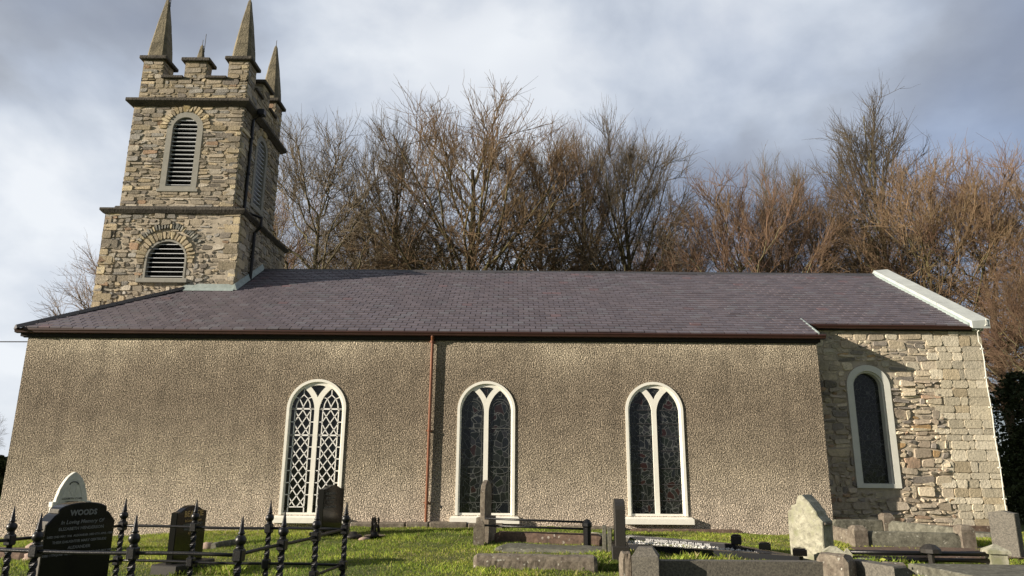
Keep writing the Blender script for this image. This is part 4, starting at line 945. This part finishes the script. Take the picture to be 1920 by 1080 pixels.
# stubs beside the black headstone
A = PZ(1108, 1015, .08); B = PZ(1134, 1019, .08)
single(rough(A, B, .3, -.1, .25, 14, .02, 6), 'broken_stone', 'mossy broken stone left of the edge-on dark granite headstone', 'stone', M['graveweather'], A)
for k, (px_, tp, lab) in enumerate(((1133, 990, 'short slim grey footstone beside the mossy broken stone'), (1143, 995, 'short slim grey footstone touching the edge-on dark granite headstone'))):
    P = PY(px_, tp, 13.1-.3*k); o = slabmesh(outline('curve', .34, P.z+.05), .07, jit=.003).build('footstone', M['greykerb']); o.location = (P.x, P.y, 0); o.rotation_euler = (0, 0, R(82)); tag(o, lab, 'footstone')
# chippings grave
BL, FL, FR, BR = PZ(1176, 1004, .16), PZ(1168, 1018, .16), PZ(1500, 1042, .16), PZ(1381, 1021, .16)
g = empty('chippings_grave', 'polished black kerbed grave filled with white chippings and lettered along its back kerb', 'grave', (BL+FR)/2*Vector((1, 1, 0)).x if 0 else Vector(((BL.x+FR.x)/2, (BL.y+FR.y)/2, 0)))
for (p, q, w_) in ((BL, BR, .17), (FL, FR, .14), (BR, FR, .13), (BL, FL, .12)):
    mb = MB(); zt = {(.17): .17, .14: .155, .13: .148, .12: .145}[w_]; bar(mb, p, q, w_, -.05, zt, .008); local(mb, g).build('kerb', M['blackkerb'], g)
ml = MB(); rnd = random.Random(5)
pts = [BL, FL, FR, BR]
mb = MB(); mb.add([(p.x, p.y, .035) for p in pts], [(0, 1, 2, 3)]); local(mb, g).build('gravel_bed', M['chips'], g)
for k in range(1500):
    u, v = rnd.random(), rnd.random(); p = (BL.lerp(BR, u)).lerp(FL.lerp(FR, u), v); s_ = rnd.uniform(.012, .028); a = rnd.uniform(0, 6); z = .05+rnd.uniform(-.005, .03)+.03*max(0, 1-2.2*abs(v-.35))
    c = [Vector((p.x+s_*math.cos(a+q*2.09)*rnd.uniform(.7, 1.2), p.y+s_*math.sin(a+q*2.09)*rnd.uniform(.7, 1.2), z)) for q in range(3)]
    ml.add([*c, (p.x, p.y, z+s_*.9), (p.x, p.y, z-s_*.7)], [(0, 1, 3), (1, 2, 3), (2, 0, 3), (1, 0, 4), (2, 1, 4), (0, 2, 4)])
o = local(ml, g).build('chippings', M['chips'], g); tag(o, kind='stuff')
d = (BR-BL); an = math.atan2(d.y, d.x); c = BL.lerp(BR, .50)
text_part('MARY WINIFRED FOSTER DIED 8TH APRIL 1985', .080, M['letterw'], g, (c.x-g.location.x+math.sin(an)*.088, c.y-g.location.y-math.cos(an)*.088, .088), (R(90), 0, an), .003, .80)
# little memorial blocks on the kerb
for k, (px_, py_, s_, lab) in enumerate(((1384, 1003, .10, 'small dark memorial vase block on the back corner of the chippings grave'), (1441, 1021, .11, 'small black memorial vase block midway along the end of the chippings grave'), (1508, 1030, .12, 'square black memorial block on the front corner of the chippings grave'))):
    q = (BR, BR.lerp(FR, .48), FR)[k]; mb = MB(); h = PY(px_, py_, q.y).z-.15; h = max(.12, h)
    mb.bbox(-s_*.9, s_*.9, -s_*.8, s_*.8, 0, h*.85, .01); mb.lathe([(s_*.7, h*.85), (s_*.75, h*.95), (s_*.3, h), (s_*.25, h*.93)], n=14)
    o = mb.build('memorial_block', M['granite_dark' if k == 0 else 'granite_black']); o.location = (q.x, q.y, .165); o.rotation_euler = (0, 0, R(-20)); tag(o, lab, 'memorial block')
# granite post and kerb in the foreground
g = empty('granite_kerb', 'coarse grey granite kerb with a chamfered corner post in the right foreground', 'grave kerb', PZ(1212, 1078, 0))
P = PY(1210, 1025, 10.1); x, y, zt = P.x, 10.1, P.z; mb = MB(); a_ = .19
vs = []
for (s_, z) in ((1, -.15), (1, zt-.11), (.55, zt)):
    for k in range(4):
        an_ = R(45+90*k-14); vs.append((x+a_*1.3*s_*math.cos(an_), y+a_*1.3*s_*math.sin(an_), z))
mb.add(vs, [(0, 3, 2, 1), (8, 9, 10, 11)]+[(j*4+i, j*4+(i+1) % 4, (j+1)*4+(i+1) % 4, (j+1)*4+i) for j in (0, 1) for i in range(4)])
local(mb, g).build('corner_post', M['granite_grey'], g)
A = PY(1225, 1052, 10.2); B = PY(1545, 1050, 10.2); mb = MB(); bar(mb, A, B, .17, -.2, (A.z+B.z)/2, .015); local(mb, g).build('kerb', M['granite_grey'], g)
A = PY(1163, 1078, 10.4); B = PY(1184, 1076, 10.4)
single(rough(A, B, .25, -.1, PY(1175, 1034, 10.4).z, 33, .03, 6), 'rough_stone', 'dark lichened rough stone left of the chamfered granite post', 'stone', M['gravelichen'], A)
# right foreground posts and kerb
A = PY(1540, 1078, 10.3); B = PY(1600, 1078, 10.0)
mb = rough(A, B, .34, -.1, PY(1570, 1037, 10.2).z, 41, .03, 8)
single(mb, 'rough_stone', 'dark lichened block right of the granite kerb in the foreground', 'stone', M['gravelichen'], A)
mb = MB(); P = PY(1562, 1024, 10.75); x, y, z = P.x, 10.75, P.z
mb.lathe([(.17, -.1), (.17, z-.13), (.21, z-.12), (.20, z-.07), (.05, z)], (x, y, 0), 4, rot=.3); single(mb, 'stone_post', 'cream lichened stone post with a pyramid cap below the weathered headstone', 'post', M['graveweather'], P)
A = PY(1600, 1052, 10.3); B = PY(1690, 1080, 9.6); mb = MB(); bar(mb, A, B, .22, -.1, PY(1600, 1048, 10.3).z, .02)
single(mb, 'granite_kerb', 'short coarse granite kerb running toward the viewer at the bottom right', 'grave kerb', M['granite_grey'], A)
A = PY(1655, 1078, 10.1); B = PY(1698, 1078, 10.1)
single(rough(A, B, .3, -.1, PY(1675, 1055, 10.1).z, 47, .03, 6), 'rough_stone', 'rounded speckled stone touching the ledger slab at the bottom right', 'stone', M['gravelichen'], A)
# ledger slab
c1, c2 = PZ(1702, 1056, .18), PZ(1990, 1060, .18); mb = MB(); d1 = Vector((.42, -2.2, 0))
vs = [c1, c2, c2+d1, c1+d1]; mb.add([(p.x, p.y, -.05) for p in vs]+[(p.x, p.y, .165) for p in vs]+[(p.x+(.015 if k in (0, 3) else -.015), p.y+(-.015 if k < 2 else .015), .18) for k, p in enumerate(vs)], [(0, 1, 5, 4), (1, 2, 6, 5), (2, 3, 7, 6), (3, 0, 4, 7), (4, 5, 9, 8), (5, 6, 10, 9), (6, 7, 11, 10), (7, 4, 8, 11), (8, 9, 10, 11)])
single(mb, 'ledger_slab', 'large dark flat ledger slab filling the bottom right corner', 'grave slab', M['greykerb'], c1)
# dark low rail grave at the right
g = empty('railed_grave', 'low grave with two thick black horizontal rails between lichened end stones at the right', 'grave', PZ(1720, 1046, 0))
A, B = PY(1590, 1035, 12.2), PY(1852, 1039, 12.0)
for dz, r_ in ((0, .036), (-.10, .036)):
    mb = MB(); mb.tube([A+Vector((0, 0, dz)), B+Vector((0, 0, dz))], r_, 8); local(mb, g).build('rail', M['black'], g, smooth=True)
mb = MB(); P = PY(1745, 1036, 12.05); mb.lathe([(.05, -.25), (.05, -.02), (.16, 0), (.15, .06), (.08, .12), (.02, .13)], (P.x, 12.05, P.z), 10); local(mb, g).build('centre_support', M['granite_dark'], g)
mb = rough(PZ(1596, 1050, 0), PZ(1850, 1052, 0), .14, -.1, .07, 71, .01, 20); local(mb, g).build('kerb', M['redstone'], g)
a = PZ(1592, 1032, .06); b_ = PZ(1862, 1032, .06); mb = MB(); mb.add([(a.x, a.y-1., .05), (b_.x, b_.y-1., .05), (b_.x+.2, b_.y+.5, .07), (a.x+.2, a.y+.5, .07)], [(0, 1, 2, 3)]); local(mb, g).build('flat_stone', M['redstone'], g)
for k, (px_, tp, Y_, s_) in enumerate(((1865, 1021, 12.0, .16), (1588, 1028, 12.2, .06))):
    P = PY(px_, tp, Y_); mb = MB(); z = P.z; mb.lathe([(s_*1.1, -.1), (s_*1.05, z-.14), (s_*1.45, z-.13), (s_*1.4, z-.08), (s_*.2, z)], (P.x, Y_, 0), 4, rot=.35); local(mb, g).build('end_post', M['graveweather'], g)
# enclosure below the chancel wall
g = empty('kerbed_plot', 'weathered stone kerbed grave plot with stubby corner posts under the chancel window', 'grave plot', PZ(1700, 1013, 0))
Y0 = 14.6
def post(px_, tp, Y_, w_, m_='gravelichen'):
    P = PY(px_, tp, Y_); mb = MB(); z = P.z; mb.hexa([(P.x-w_, Y_-w_, -.1), (P.x+w_, Y_-w_, -.1), (P.x+w_, Y_+w_, -.1), (P.x-w_, Y_+w_, -.1), (P.x-w_, Y_-w_, z-.08), (P.x+w_, Y_-w_, z-.08), (P.x+w_, Y_+w_, z-.05), (P.x-w_, Y_+w_, z-.05)])
    mb.hexa([(P.x-w_, Y_-w_, z-.08), (P.x+w_, Y_-w_, z-.08), (P.x+w_, Y_+w_, z-.05), (P.x-w_, Y_+w_, z-.05), (P.x-w_*.6, Y_-w_*.6, z), (P.x+w_*.6, Y_-w_*.6, z), (P.x+w_*.6, Y_+w_*.6, z), (P.x-w_*.6, Y_+w_*.6, z)])
    local(mb, g).build('corner_post', M[m_], g)
post(1607, 985, 14.6, .13); post(1806, 984, 14.3, .13); post(1661, 962, 16.3, .12)
for (pa, ya, pb, yb, w_, m_) in (((1620, 997), 14.6, (1798, 998), 14.3, .16, 'greykerb'), ((1560, 975), 16.3, (1655, 974), 16.3, .16, 'greykerb'), ((1668, 974), 16.2, (1802, 993), 14.5, .16, 'greykerb'), ((1562, 986), 15.9, (1600, 995), 14.8, .14, 'gravelichen')):
    A, B = PY(*pa, ya), PY(*pb, yb); mb = rough(A, B, w_, -.1, (A.z+B.z)/2, int(pa[0]), .01, 18); local(mb, g).build('kerb', M[m_], g)
A, B = PZ(1615, 1018, 0), PZ(1812, 1020, 0); single(rough(A, B, .3, -.1, .07, 77, .015, 18), 'grave_slab', 'thin reddish stone strip along the foot of the kerbed plot', 'grave slab', M['redstone'], A)
A, B = PZ(1822, 1006, .05), PZ(1872, 1010, .05); single(rough(A, B, .5, -.1, .16, 78, .015, 8), 'stone_step', 'low grey stone step at the chancel corner left of the peaked granite headstone', 'step', M['greykerb'], A)
A, B = PZ(1888, 1046, .0), PZ(1960, 1052, .0); single(rough(A, B, .3, -.1, .08, 79, .01, 8), 'grave_slab', 'dark brown flat strip at the right edge in front of the peaked granite headstone', 'grave slab', M['redstone'], A)
A, B = PZ(1180, 1003, .1), PZ(1395, 1008, .05); A.y = 16.8; B.y = 16.75; A.x, B.x = 2.7, 5.2
single(rough(A, B, .16, -.1, .145, 80, .012, 20), 'stone_kerb', 'low dark stone kerb half sunk in grass under the barred stained glass window', 'kerb', M['redstone'], A)
# vase, lid, small stones
def sm_thing(name, label, cat, mb, m_, px_, py_, smooth=True, z=None):
    P = PZ(px_, py_, .1 if z is None else z); o = mb.build(name, m_, smooth=smooth); o.location = (P.x, P.y, float(gz(P.x, P.y))); tag(o, label, cat); return o
mb = MB(); mb.lathe([(.05, 0), (.12, .03), (.16, .05), (.165, .065), (.06, .08), (.055, .12), (.02, .13)], n=18)
v_o = empty('flower_vase', 'dark squat grave vase holding withered dark flowers on the grass', 'vase', PZ(702, 1008, .1)); v_o.location.z = float(gz(v_o.location.x, v_o.location.y))
mb.v = [(x*1.3, y*1.3, z*1.1) for x, y, z in mb.v]; mb.build('bowl', M['granite_black'], v_o)
rnd = random.Random(6); mb = MB()
for k in range(60):
    a = rnd.uniform(0, 6.28); h = rnd.uniform(.12, .38); r_ = rnd.uniform(.0, .09); s_ = .02
    mb.add([(r_*math.cos(a)-s_, r_*math.sin(a), h), (r_*math.cos(a)+s_, r_*math.sin(a)+s_, h-.02), (r_*math.cos(a), r_*math.sin(a)-s_, h+.07), (r_*math.cos(a), r_*math.sin(a)+s_, h-.07)], [(0, 1, 2), (0, 1, 3), (0, 2, 3), (1, 2, 3)])
mb.tube([(0, 0, .05), (0, 0, .3)], .03, 6)
M['deadleaf'] = simple('withered_leaf', (.018, .014, .014), .8, .4, 20, 0); mb.build('dead_flowers', M['deadleaf'], v_o)
mb = MB(); mb.lathe([(.15, 0), (.19, .05), (.15, .08), (.08, .09), (.07, .13), (.01, .135)], n=20)
sm_thing('vase_lid', 'round dark metal flower holder sitting in the grass by the black headstone', 'flower holder', mb, M['granite_dark'], 662, 1008)
def rock(r_, seed, fz=.6):
    rnd = random.Random(seed); mb = MB(); n = 10; prof = []
    vs = []; 
    for j in range(6):
        t_ = math.pi*(j/5*.75+.12)
        for k in range(n): q = r_*(1+rnd.uniform(-.18, .18)); vs.append((q*math.sin(t_)*math.cos(6.283*k/n), q*math.sin(t_)*math.sin(6.283*k/n), q*fz*math.cos(t_)+r_*.2))
    mb.add(vs, [(j*n+k, j*n+(k+1) % n, (j+1)*n+(k+1) % n, (j+1)*n+k) for j in range(5) for k in range(n)]+[tuple(range(n)), tuple(range(5*n, 6*n))]); return mb
M['pinkstone'] = simple('pink_stone', (.38, .28, .22), .9, .4, 9, .6, .01, 40)
sm_thing('small_stone', 'small pale stone lying beside the dark vase of withered flowers', 'stone', rock(.11, 3, .4), M['pinkstone'], 683, 1010)
sm_thing('small_stone', 'small pink stone between the BEATTIE headstone and the sunk slab', 'stone', rock(.14, 4), M['pinkstone'], 391, 1030, z=0)
A, B = PZ(399, 1032, 0), PZ(440, 1024, 0); single(rough(A, B, .12, -.05, .13, 90, .008, 8), 'sunk_slab', 'low dark slab tilted in the grass right of the BEATTIE headstone', 'grave slab', M['greykerb'], A)
for k, (px_, py_, r_, lab) in enumerate(((68, 1022, .17, 'upper pinkish boulder left of the WOODS headstone'), (62, 1047, .15, 'lower pinkish boulder left of the WOODS headstone'))): sm_thing('boulder', lab, 'boulder', rock(r_, 10+k), M['pinkstone'], px_, py_, z=0)
A, B = PZ(-40, 1040, 0), PZ(64, 1044, 0); single(rough(A, B, .4, -.1, .12, 91, .012, 12), 'grave_kerb', 'brown flat stone kerb behind the railing at the far left', 'kerb', M['redstone'], A)
A, B = PZ(372, 1072, 0), PZ(424, 1066, 0); single(rough(A, B, .2, -.1, .10, 92, .01, 8), 'sunk_slab', 'small dark slab half hidden in grass at the foot of the BEATTIE headstone', 'grave slab', M['granite_dark'], A)
mb = MB(); mb.add([(0, 0, .03), (.05, .02, .05), (.10, 0, .04), (.05, -.03, .035)], [(0, 1, 2), (0, 2, 3)]); M['leaf'] = simple('yellow_leaf', (.45, .5, .08), .6, .2, 10, 0)
P = PY(1648, 1053, 10.9); o = mb.build('fallen_leaf', M['leaf']); o.location = (P.x, 10.9, P.z); o.rotation_euler = (.5, 0, 0); tag(o, 'bright yellow green leaf caught in the grass beside the foreground granite kerb', 'leaf')
# ------------------------------------------------------------------ bare trees
def tubes(P, Q, ra, rb, n):
    P = np.array(P); Q = np.array(Q); ra = np.array(ra)[:, None]; rb = np.array(rb)[:, None]
    d = Q-P; d /= np.maximum(np.linalg.norm(d, axis=1, keepdims=True), 1e-6)
    ref = np.where(np.abs(d[:, 2:3]) < .9, np.array([[0, 0, 1.]]), np.array([[1., 0, 0]])); u = np.cross(d, ref); u /= np.linalg.norm(u, axis=1, keepdims=True); v = np.cross(d, u)
    k = len(P); V = np.zeros((k, 2*n, 3))
    for j in range(n):
        c, s_ = math.cos(6.2832*j/n), math.sin(6.2832*j/n); o = u*c+v*s_; V[:, j] = P+o*ra; V[:, n+j] = Q+o*rb
    f = np.array([[j, (j+1) % n, n+(j+1) % n, n+j] for j in range(n)]); F = (np.arange(k)[:, None, None]*2*n+f[None]).reshape(-1, 4)
    return V.reshape(-1, 3), F
def meshfrom(name, parts, m_):
    vs = []; fs = []; o = 0
    for V, F in parts: vs.append(V); fs.append(F+o); o += len(V)
    V = np.concatenate(vs); F = np.concatenate(fs); me = bpy.data.meshes.new(name); me.vertices.add(len(V)); me.vertices.foreach_set('co', V.astype(np.float32).ravel())
    me.loops.add(F.size); me.loops.foreach_set('vertex_index', F.ravel().astype(np.int32)); me.polygons.add(len(F)); me.polygons.foreach_set('loop_start', (np.arange(len(F))*4).astype(np.int32))
    me.update(calc_edges=True); me.shade_smooth(); me.materials.append(m_); return me
def grow(seed, H, kind):
    """trunk, limbs aimed at the shell of the crown, then three orders of finer branches; returns thick and fine segments"""
    rnd = random.Random(seed); big = [[], [], [], []]; fine = [[], [], [], []]
    K = dict(beech=dict(fork=.42, top=.84, env=(.25, .67, .33), n=(34, 8, 7, 4), k=1.0, wig=.05, r0=.021, low=-.35),
             oak=dict(fork=.38, top=.74, env=(.27, .66, .34), n=(24, 9, 7, 4), k=.7, wig=.12, r0=.022, low=-.45),
             slim=dict(fork=.30, top=.88, env=(.14, .62, .38), n=(44, 7, 5, 3), k=1.2, wig=.05, r0=.011, low=-.7),
             bush=dict(fork=.25, top=.72, env=(.27, .62, .38), n=(34, 9, 7, 4), k=.8, wig=.09, r0=.017, low=-.5))[kind]
    ex, ec, ez = [v_*H for v_ in K['env']]; C0 = Vector((0, 0, ec)); lob = [rnd.uniform(0, 6) for _ in range(5)]
    nrm = lambda: Vector((rnd.gauss(0, 1), rnd.gauss(0, 1), rnd.gauss(0, 1)))
    def shell(d, f_):
        th = math.atan2(d.y, d.x); k_ = 1+.10*math.sin(3*th+lob[0]+2*d.z)+.06*math.sin(5*th+lob[1]-4*d.z)+.05*math.sin(9*th+lob[2]+7*d.z)
        if kind == 'slim': k_ *= 1-.35*max(0, d.z)
        return Vector((d.x*ex*k_, d.y*ex*k_, d.z*ez*min(1.05, k_)))*f_+C0
    def line(P0, P1, P2, r0, r1, n, wg):
        L = (P2-P0).length; pts = []; off = Vector((0, 0, 0))
        for i in range(n+1):
            t_ = i/n; q = P0*(1-t_)**2+P1*2*t_*(1-t_)+P2*t_*t_
            if 0 < i: off = off*.75+nrm()*wg*L/n
            pts.append((q+off, lerp(r0, r1, t_**.85)))
        for (p, ra), (q, rb) in zip(pts[:-1], pts[1:]):
            T_ = big if ra > .016 else fine
            T_[0].append(tuple(p)); T_[1].append(tuple(q)); T_[2].append(ra); T_[3].append(rb)
        return pts
    def at_(pts, t_):
        x = t_*(len(pts)-1); i = min(len(pts)-2, int(x)); f_ = x-i
        return pts[i][0].lerp(pts[i+1][0], f_), lerp(pts[i][1], pts[i+1][1], f_), (pts[i+1][0]-pts[i][0]).normalized()
    top = Vector((rnd.uniform(-.02, .02)*H, rnd.uniform(-.02, .02)*H, K['top']*H))
    trunk = line(Vector((0, 0, -.3)), Vector((rnd.uniform(-.03, .03)*H, 0, H*.3)), top, K['r0']*H, .035 if kind != 'slim' else .012, 14, .05)
    n1, n2, n3, n4 = K['n']
    for i in range(n1):
        z = lerp(1., K['low'], ((i+.5)/n1)**1.05); th = i*2.39996+rnd.uniform(-.3, .3); rr = math.sqrt(max(0, 1-z*z)); d = Vector((rr*math.cos(th), rr*math.sin(th), z))
        T = shell(d, rnd.uniform(.84, .97)); hd = math.hypot(T.x, T.y)
        zs = max(K['fork']*H*rnd.uniform(.95, 1.15), min(T.z-K['k']*hd-.06*H, top.z*.96)); ts = (zs+.3)/(top.z+.3)
        p, r, _ = at_(trunk, min(.99, ts)); r1 = max(.02, r*rnd.uniform(.42, .66)); mid = p.lerp(T, .45)+Vector((T.x, T.y, 0))*rnd.uniform(.02, .14)+Vector((0, 0, -.02*H*rnd.random()))
        limb = line(p, mid, T, r1, .012, 10, K['wig']*1.6)
        for j in range(n2):
            t_ = lerp(.22, 1., (j+rnd.random())/n2); q, r, dr = at_(limb, t_)
            out = (q-C0); out.normalize(); lim = (T-p).length*lerp(.36, .20, t_)*rnd.uniform(.7, 1.2)
            dd = (dr*.55+out*.35+nrm()*.48+Vector((0, 0, .16))).normalized(); E_ = q+dd*lim
            v_ = E_-C0; m_ = math.sqrt((v_.x**2+v_.y**2)/ex**2+v_.z**2/ez**2)
            if m_ > 1.08: E_ = C0+v_*(1.04/m_)
            br_ = line(q, q.lerp(E_, .5)+dr*lim*.12, E_, max(.011, r*.6), .007, 6, K['wig']*1.5)
            for k in range(n3):
                t2 = lerp(.2, 1., (k+rnd.random())/n3); q2, r2, d2 = at_(br_, t2); L3 = H*.075*rnd.uniform(.55, 1.3)*(1 if kind != 'slim' else .6)
                d3 = (d2*.6+out*.35+nrm()*.45+Vector((0, 0, .22))).normalized(); tw = line(q2, q2+d3*L3*.5+nrm()*L3*.05, q2+d3*L3, .0068, .0042, 3, K['wig']*1.4)
                for m4 in range(n4):
                    t3 = lerp(.15, 1., (m4+rnd.random())/n4); q3, _, dk = at_(tw, t3); L4 = H*.036*rnd.uniform(.5, 1.4)
                    d4 = (dk*.75+out*.2+nrm()*.42+Vector((0, 0, .30))).normalized(); line(q3, q3+d4*L4*.5+nrm()*L4*.06, q3+d4*L4, .0042, .002, 2, .06)
    return big, fine
def norm_mesh(seed, H, kind):
    big, fine = grow(seed, H, kind)
    k = H/float(np.percentile([q[2] for q in fine[1]], 99.9)); sc = lambda L: np.array(L)*k
    return [tubes(sc(big[0]), sc(big[1]), big[2], big[3], 6)], [tubes(sc(fine[0]), sc(fine[1]), fine[2], fine[3], 3)]
KINDS = {}
for (kn, seed, kind, mb_, mt_) in (('beech_a', 11, 'beech', 'bark', 'twigr'), ('beech_b', 12, 'beech', 'bark', 'twigg'), ('beech_c', 13, 'beech', 'bark', 'twigr'), ('oak_a', 21, 'oak', 'limb', 'twigg'), ('oak_b', 22, 'oak', 'limb', 'twigy'), ('slim_a', 31, 'slim', 'limb', 'twigg'), ('bush_a', 41, 'bush', 'limb', 'twigy'), ('bush_b', 42, 'bush', 'bark', 'twigr')):
    b_, f_ = norm_mesh(seed, 10., kind); KINDS[kn] = (meshfrom('trunk', b_, M[mb_]), meshfrom('crown', f_, M[mt_]))
def tree(kn, label, px, top, Y, wide=1., rz=0, z0=0., name='bare_tree', group='bare winter trees behind the church', thick=1.):
    P = PY(px, top, Y); s = (P.z-z0)/10.
    o = empty(name, label, 'tree', (P.x, Y, z0), R(rz), group); o.scale = (s*wide, s*wide, s)
    for nm, me in zip(('trunk', 'crown'), KINDS[kn]):
        c = bpy.data.objects.new(nm, me); COL.objects.link(c); c.parent = o
    return o
T = [('oak_a', 'wide spreading bare tree with lichened limbs just right of the tower', 608, 208, 34, 1.0, 30),
 ('beech_b', 'narrow grey bare tree between the spreading tree and the great beech', 752, 212, 38, .72, 80),
 ('beech_a', 'tallest broad domed beech with a dark trunk above the middle of the ridge', 885, 196, 36, 1.28, 10),
 ('beech_b', 'bare beech with fanned limbs directly right of the great domed beech', 1015, 232, 40, .75, 200),
 ('beech_c', 'upright bare beech with reddish twigs, second right of the great domed beech', 1085, 232, 38, .72, 120),
 ('beech_b', 'bare beech with a clean sweeping right edge against open sky', 1168, 230, 36, .88, 300),
 ('oak_b', 'lower dark bare tree in the dip right of the sweeping edged beech', 1272, 395, 44, .8, 40),
 ('bush_a', 'rounded yellow brown bare tree left of the slender pale tree', 1378, 312, 33, 1.15, 60),
 ('oak_a', 'sparse topped bare tree rising left of the slender pale tree', 1455, 296, 40, .75, 160),
 ('bush_b', 'dense reddish bare tree whose crown meets the foot of the slender pale tree', 1530, 306, 37, .85, 20),
 ('slim_a', 'slender pale tree standing highest above the right end of the roof', 1618, 190, 36, 1.0, 0),
 ('bush_b', 'broad red twigged tree right of the slender pale tree', 1705, 284, 33, 1.05, 200),
 ('bush_a', 'broad red brown tree above the gable coping', 1815, 286, 33, 1.1, 100),
 ('bush_b', 'red twigged tree cut by the right edge of the view', 1925, 290, 33, 1.1, 300),
 ('bush_a', 'yellow twigged low tree leaning over the chancel corner', 1905, 480, 26, .8, 10),
 ('beech_c', 'bare tree mostly hidden behind the tower with two sprays of twigs to its left', 255, 455, 33, 1.0, 210),
 ('oak_a', 'pale bare tree low at the far left edge beyond the pebble-dashed wall', -22, 760, 36, .8, 20),
 ('oak_b', 'distant bare tree low behind the spreading tree by the tower', 535, 330, 50, .9, 90),
 ('oak_b', 'distant low bare tree between the spreading tree and the narrow grey tree', 680, 370, 52, 1., 200),
 ('oak_a', 'distant low bare tree filling the gap left of the great beech trunk', 805, 395, 52, 1., 66),
 ('bush_b', 'distant low thicket tree in the gap above the right half of the ridge', 1232, 425, 50, .9, 20),
 ('bush_a', 'distant thicket tree behind the rounded yellow brown tree', 1430, 390, 50, .9, 250),
 ('bush_b', 'distant thicket tree behind the broad red twigged trees', 1640, 380, 52, .9, 130)]
for a in T: tree(*a)
# evergreen mass at the right
def evergreen(name, label, px, top, Y, wr, seed, n=16000, z0=0):
    P = PY(px, top, Y); r = np.random.default_rng(seed); o = empty(name, label, 'tree', (P.x, Y, z0)); H = P.z-z0
    t_ = r.random(n)**.8; th = r.uniform(0, 6.283, n); lump = 1+.28*np.sin(th*3+t_*9)+.2*np.sin(th*5-t_*14)
    rad = wr*(1-t_**2.2*.75)*lump*np.sqrt(r.uniform(.25, 1, n)); c = np.stack([rad*np.cos(th), rad*np.sin(th), H*(.02+t_*.98)], 1)
    a = r.normal(size=(n, 3)); a /= np.linalg.norm(a, axis=1, keepdims=True); b_ = np.cross(a, r.normal(size=(n, 3))); b_ /= np.linalg.norm(b_, axis=1, keepdims=True); s_ = r.uniform(.05, .12, (n, 1))
    V = np.stack([c-a*s_, c-b_*s_*.5, c+a*s_, c+b_*s_*.5], 1).reshape(-1, 3); me = meshfrom('foliage', [(V, np.arange(n*4).reshape(-1, 4))], M['ever'])
    f = bpy.data.objects.new('foliage', me); COL.objects.link(f); f.parent = o
    mb = MB(); mb.tube([(0, 0, -.2), (.1, 0, H*.5), (0, .1, H*.9)], [.22, .14, .03], 8); mb.build('trunk', M['bark'], o); return o
M['ever'] = bark('evergreen_leaf', (.075, .09, .035), (.035, .05, .02), .8)
evergreen('evergreen_tree', 'dark evergreen tree behind the chancel corner at the right edge', 1915, 700, 24, 1.9, 3, 4500)
evergreen('evergreen_tree', 'dark low evergreen nearest the peaked granite headstone', 1935, 800, 20.5, 1.2, 4, 5000)
evergreen('evergreen_tree', 'tall dark evergreen cut off by the right edge of the view', 2010, 640, 27, 2.6, 5, 6000)
evergreen('evergreen_bush', 'dark leafy bush at the far left edge beyond the pebble-dashed wall', -30, 850, 30, 1.6, 6, 14000)
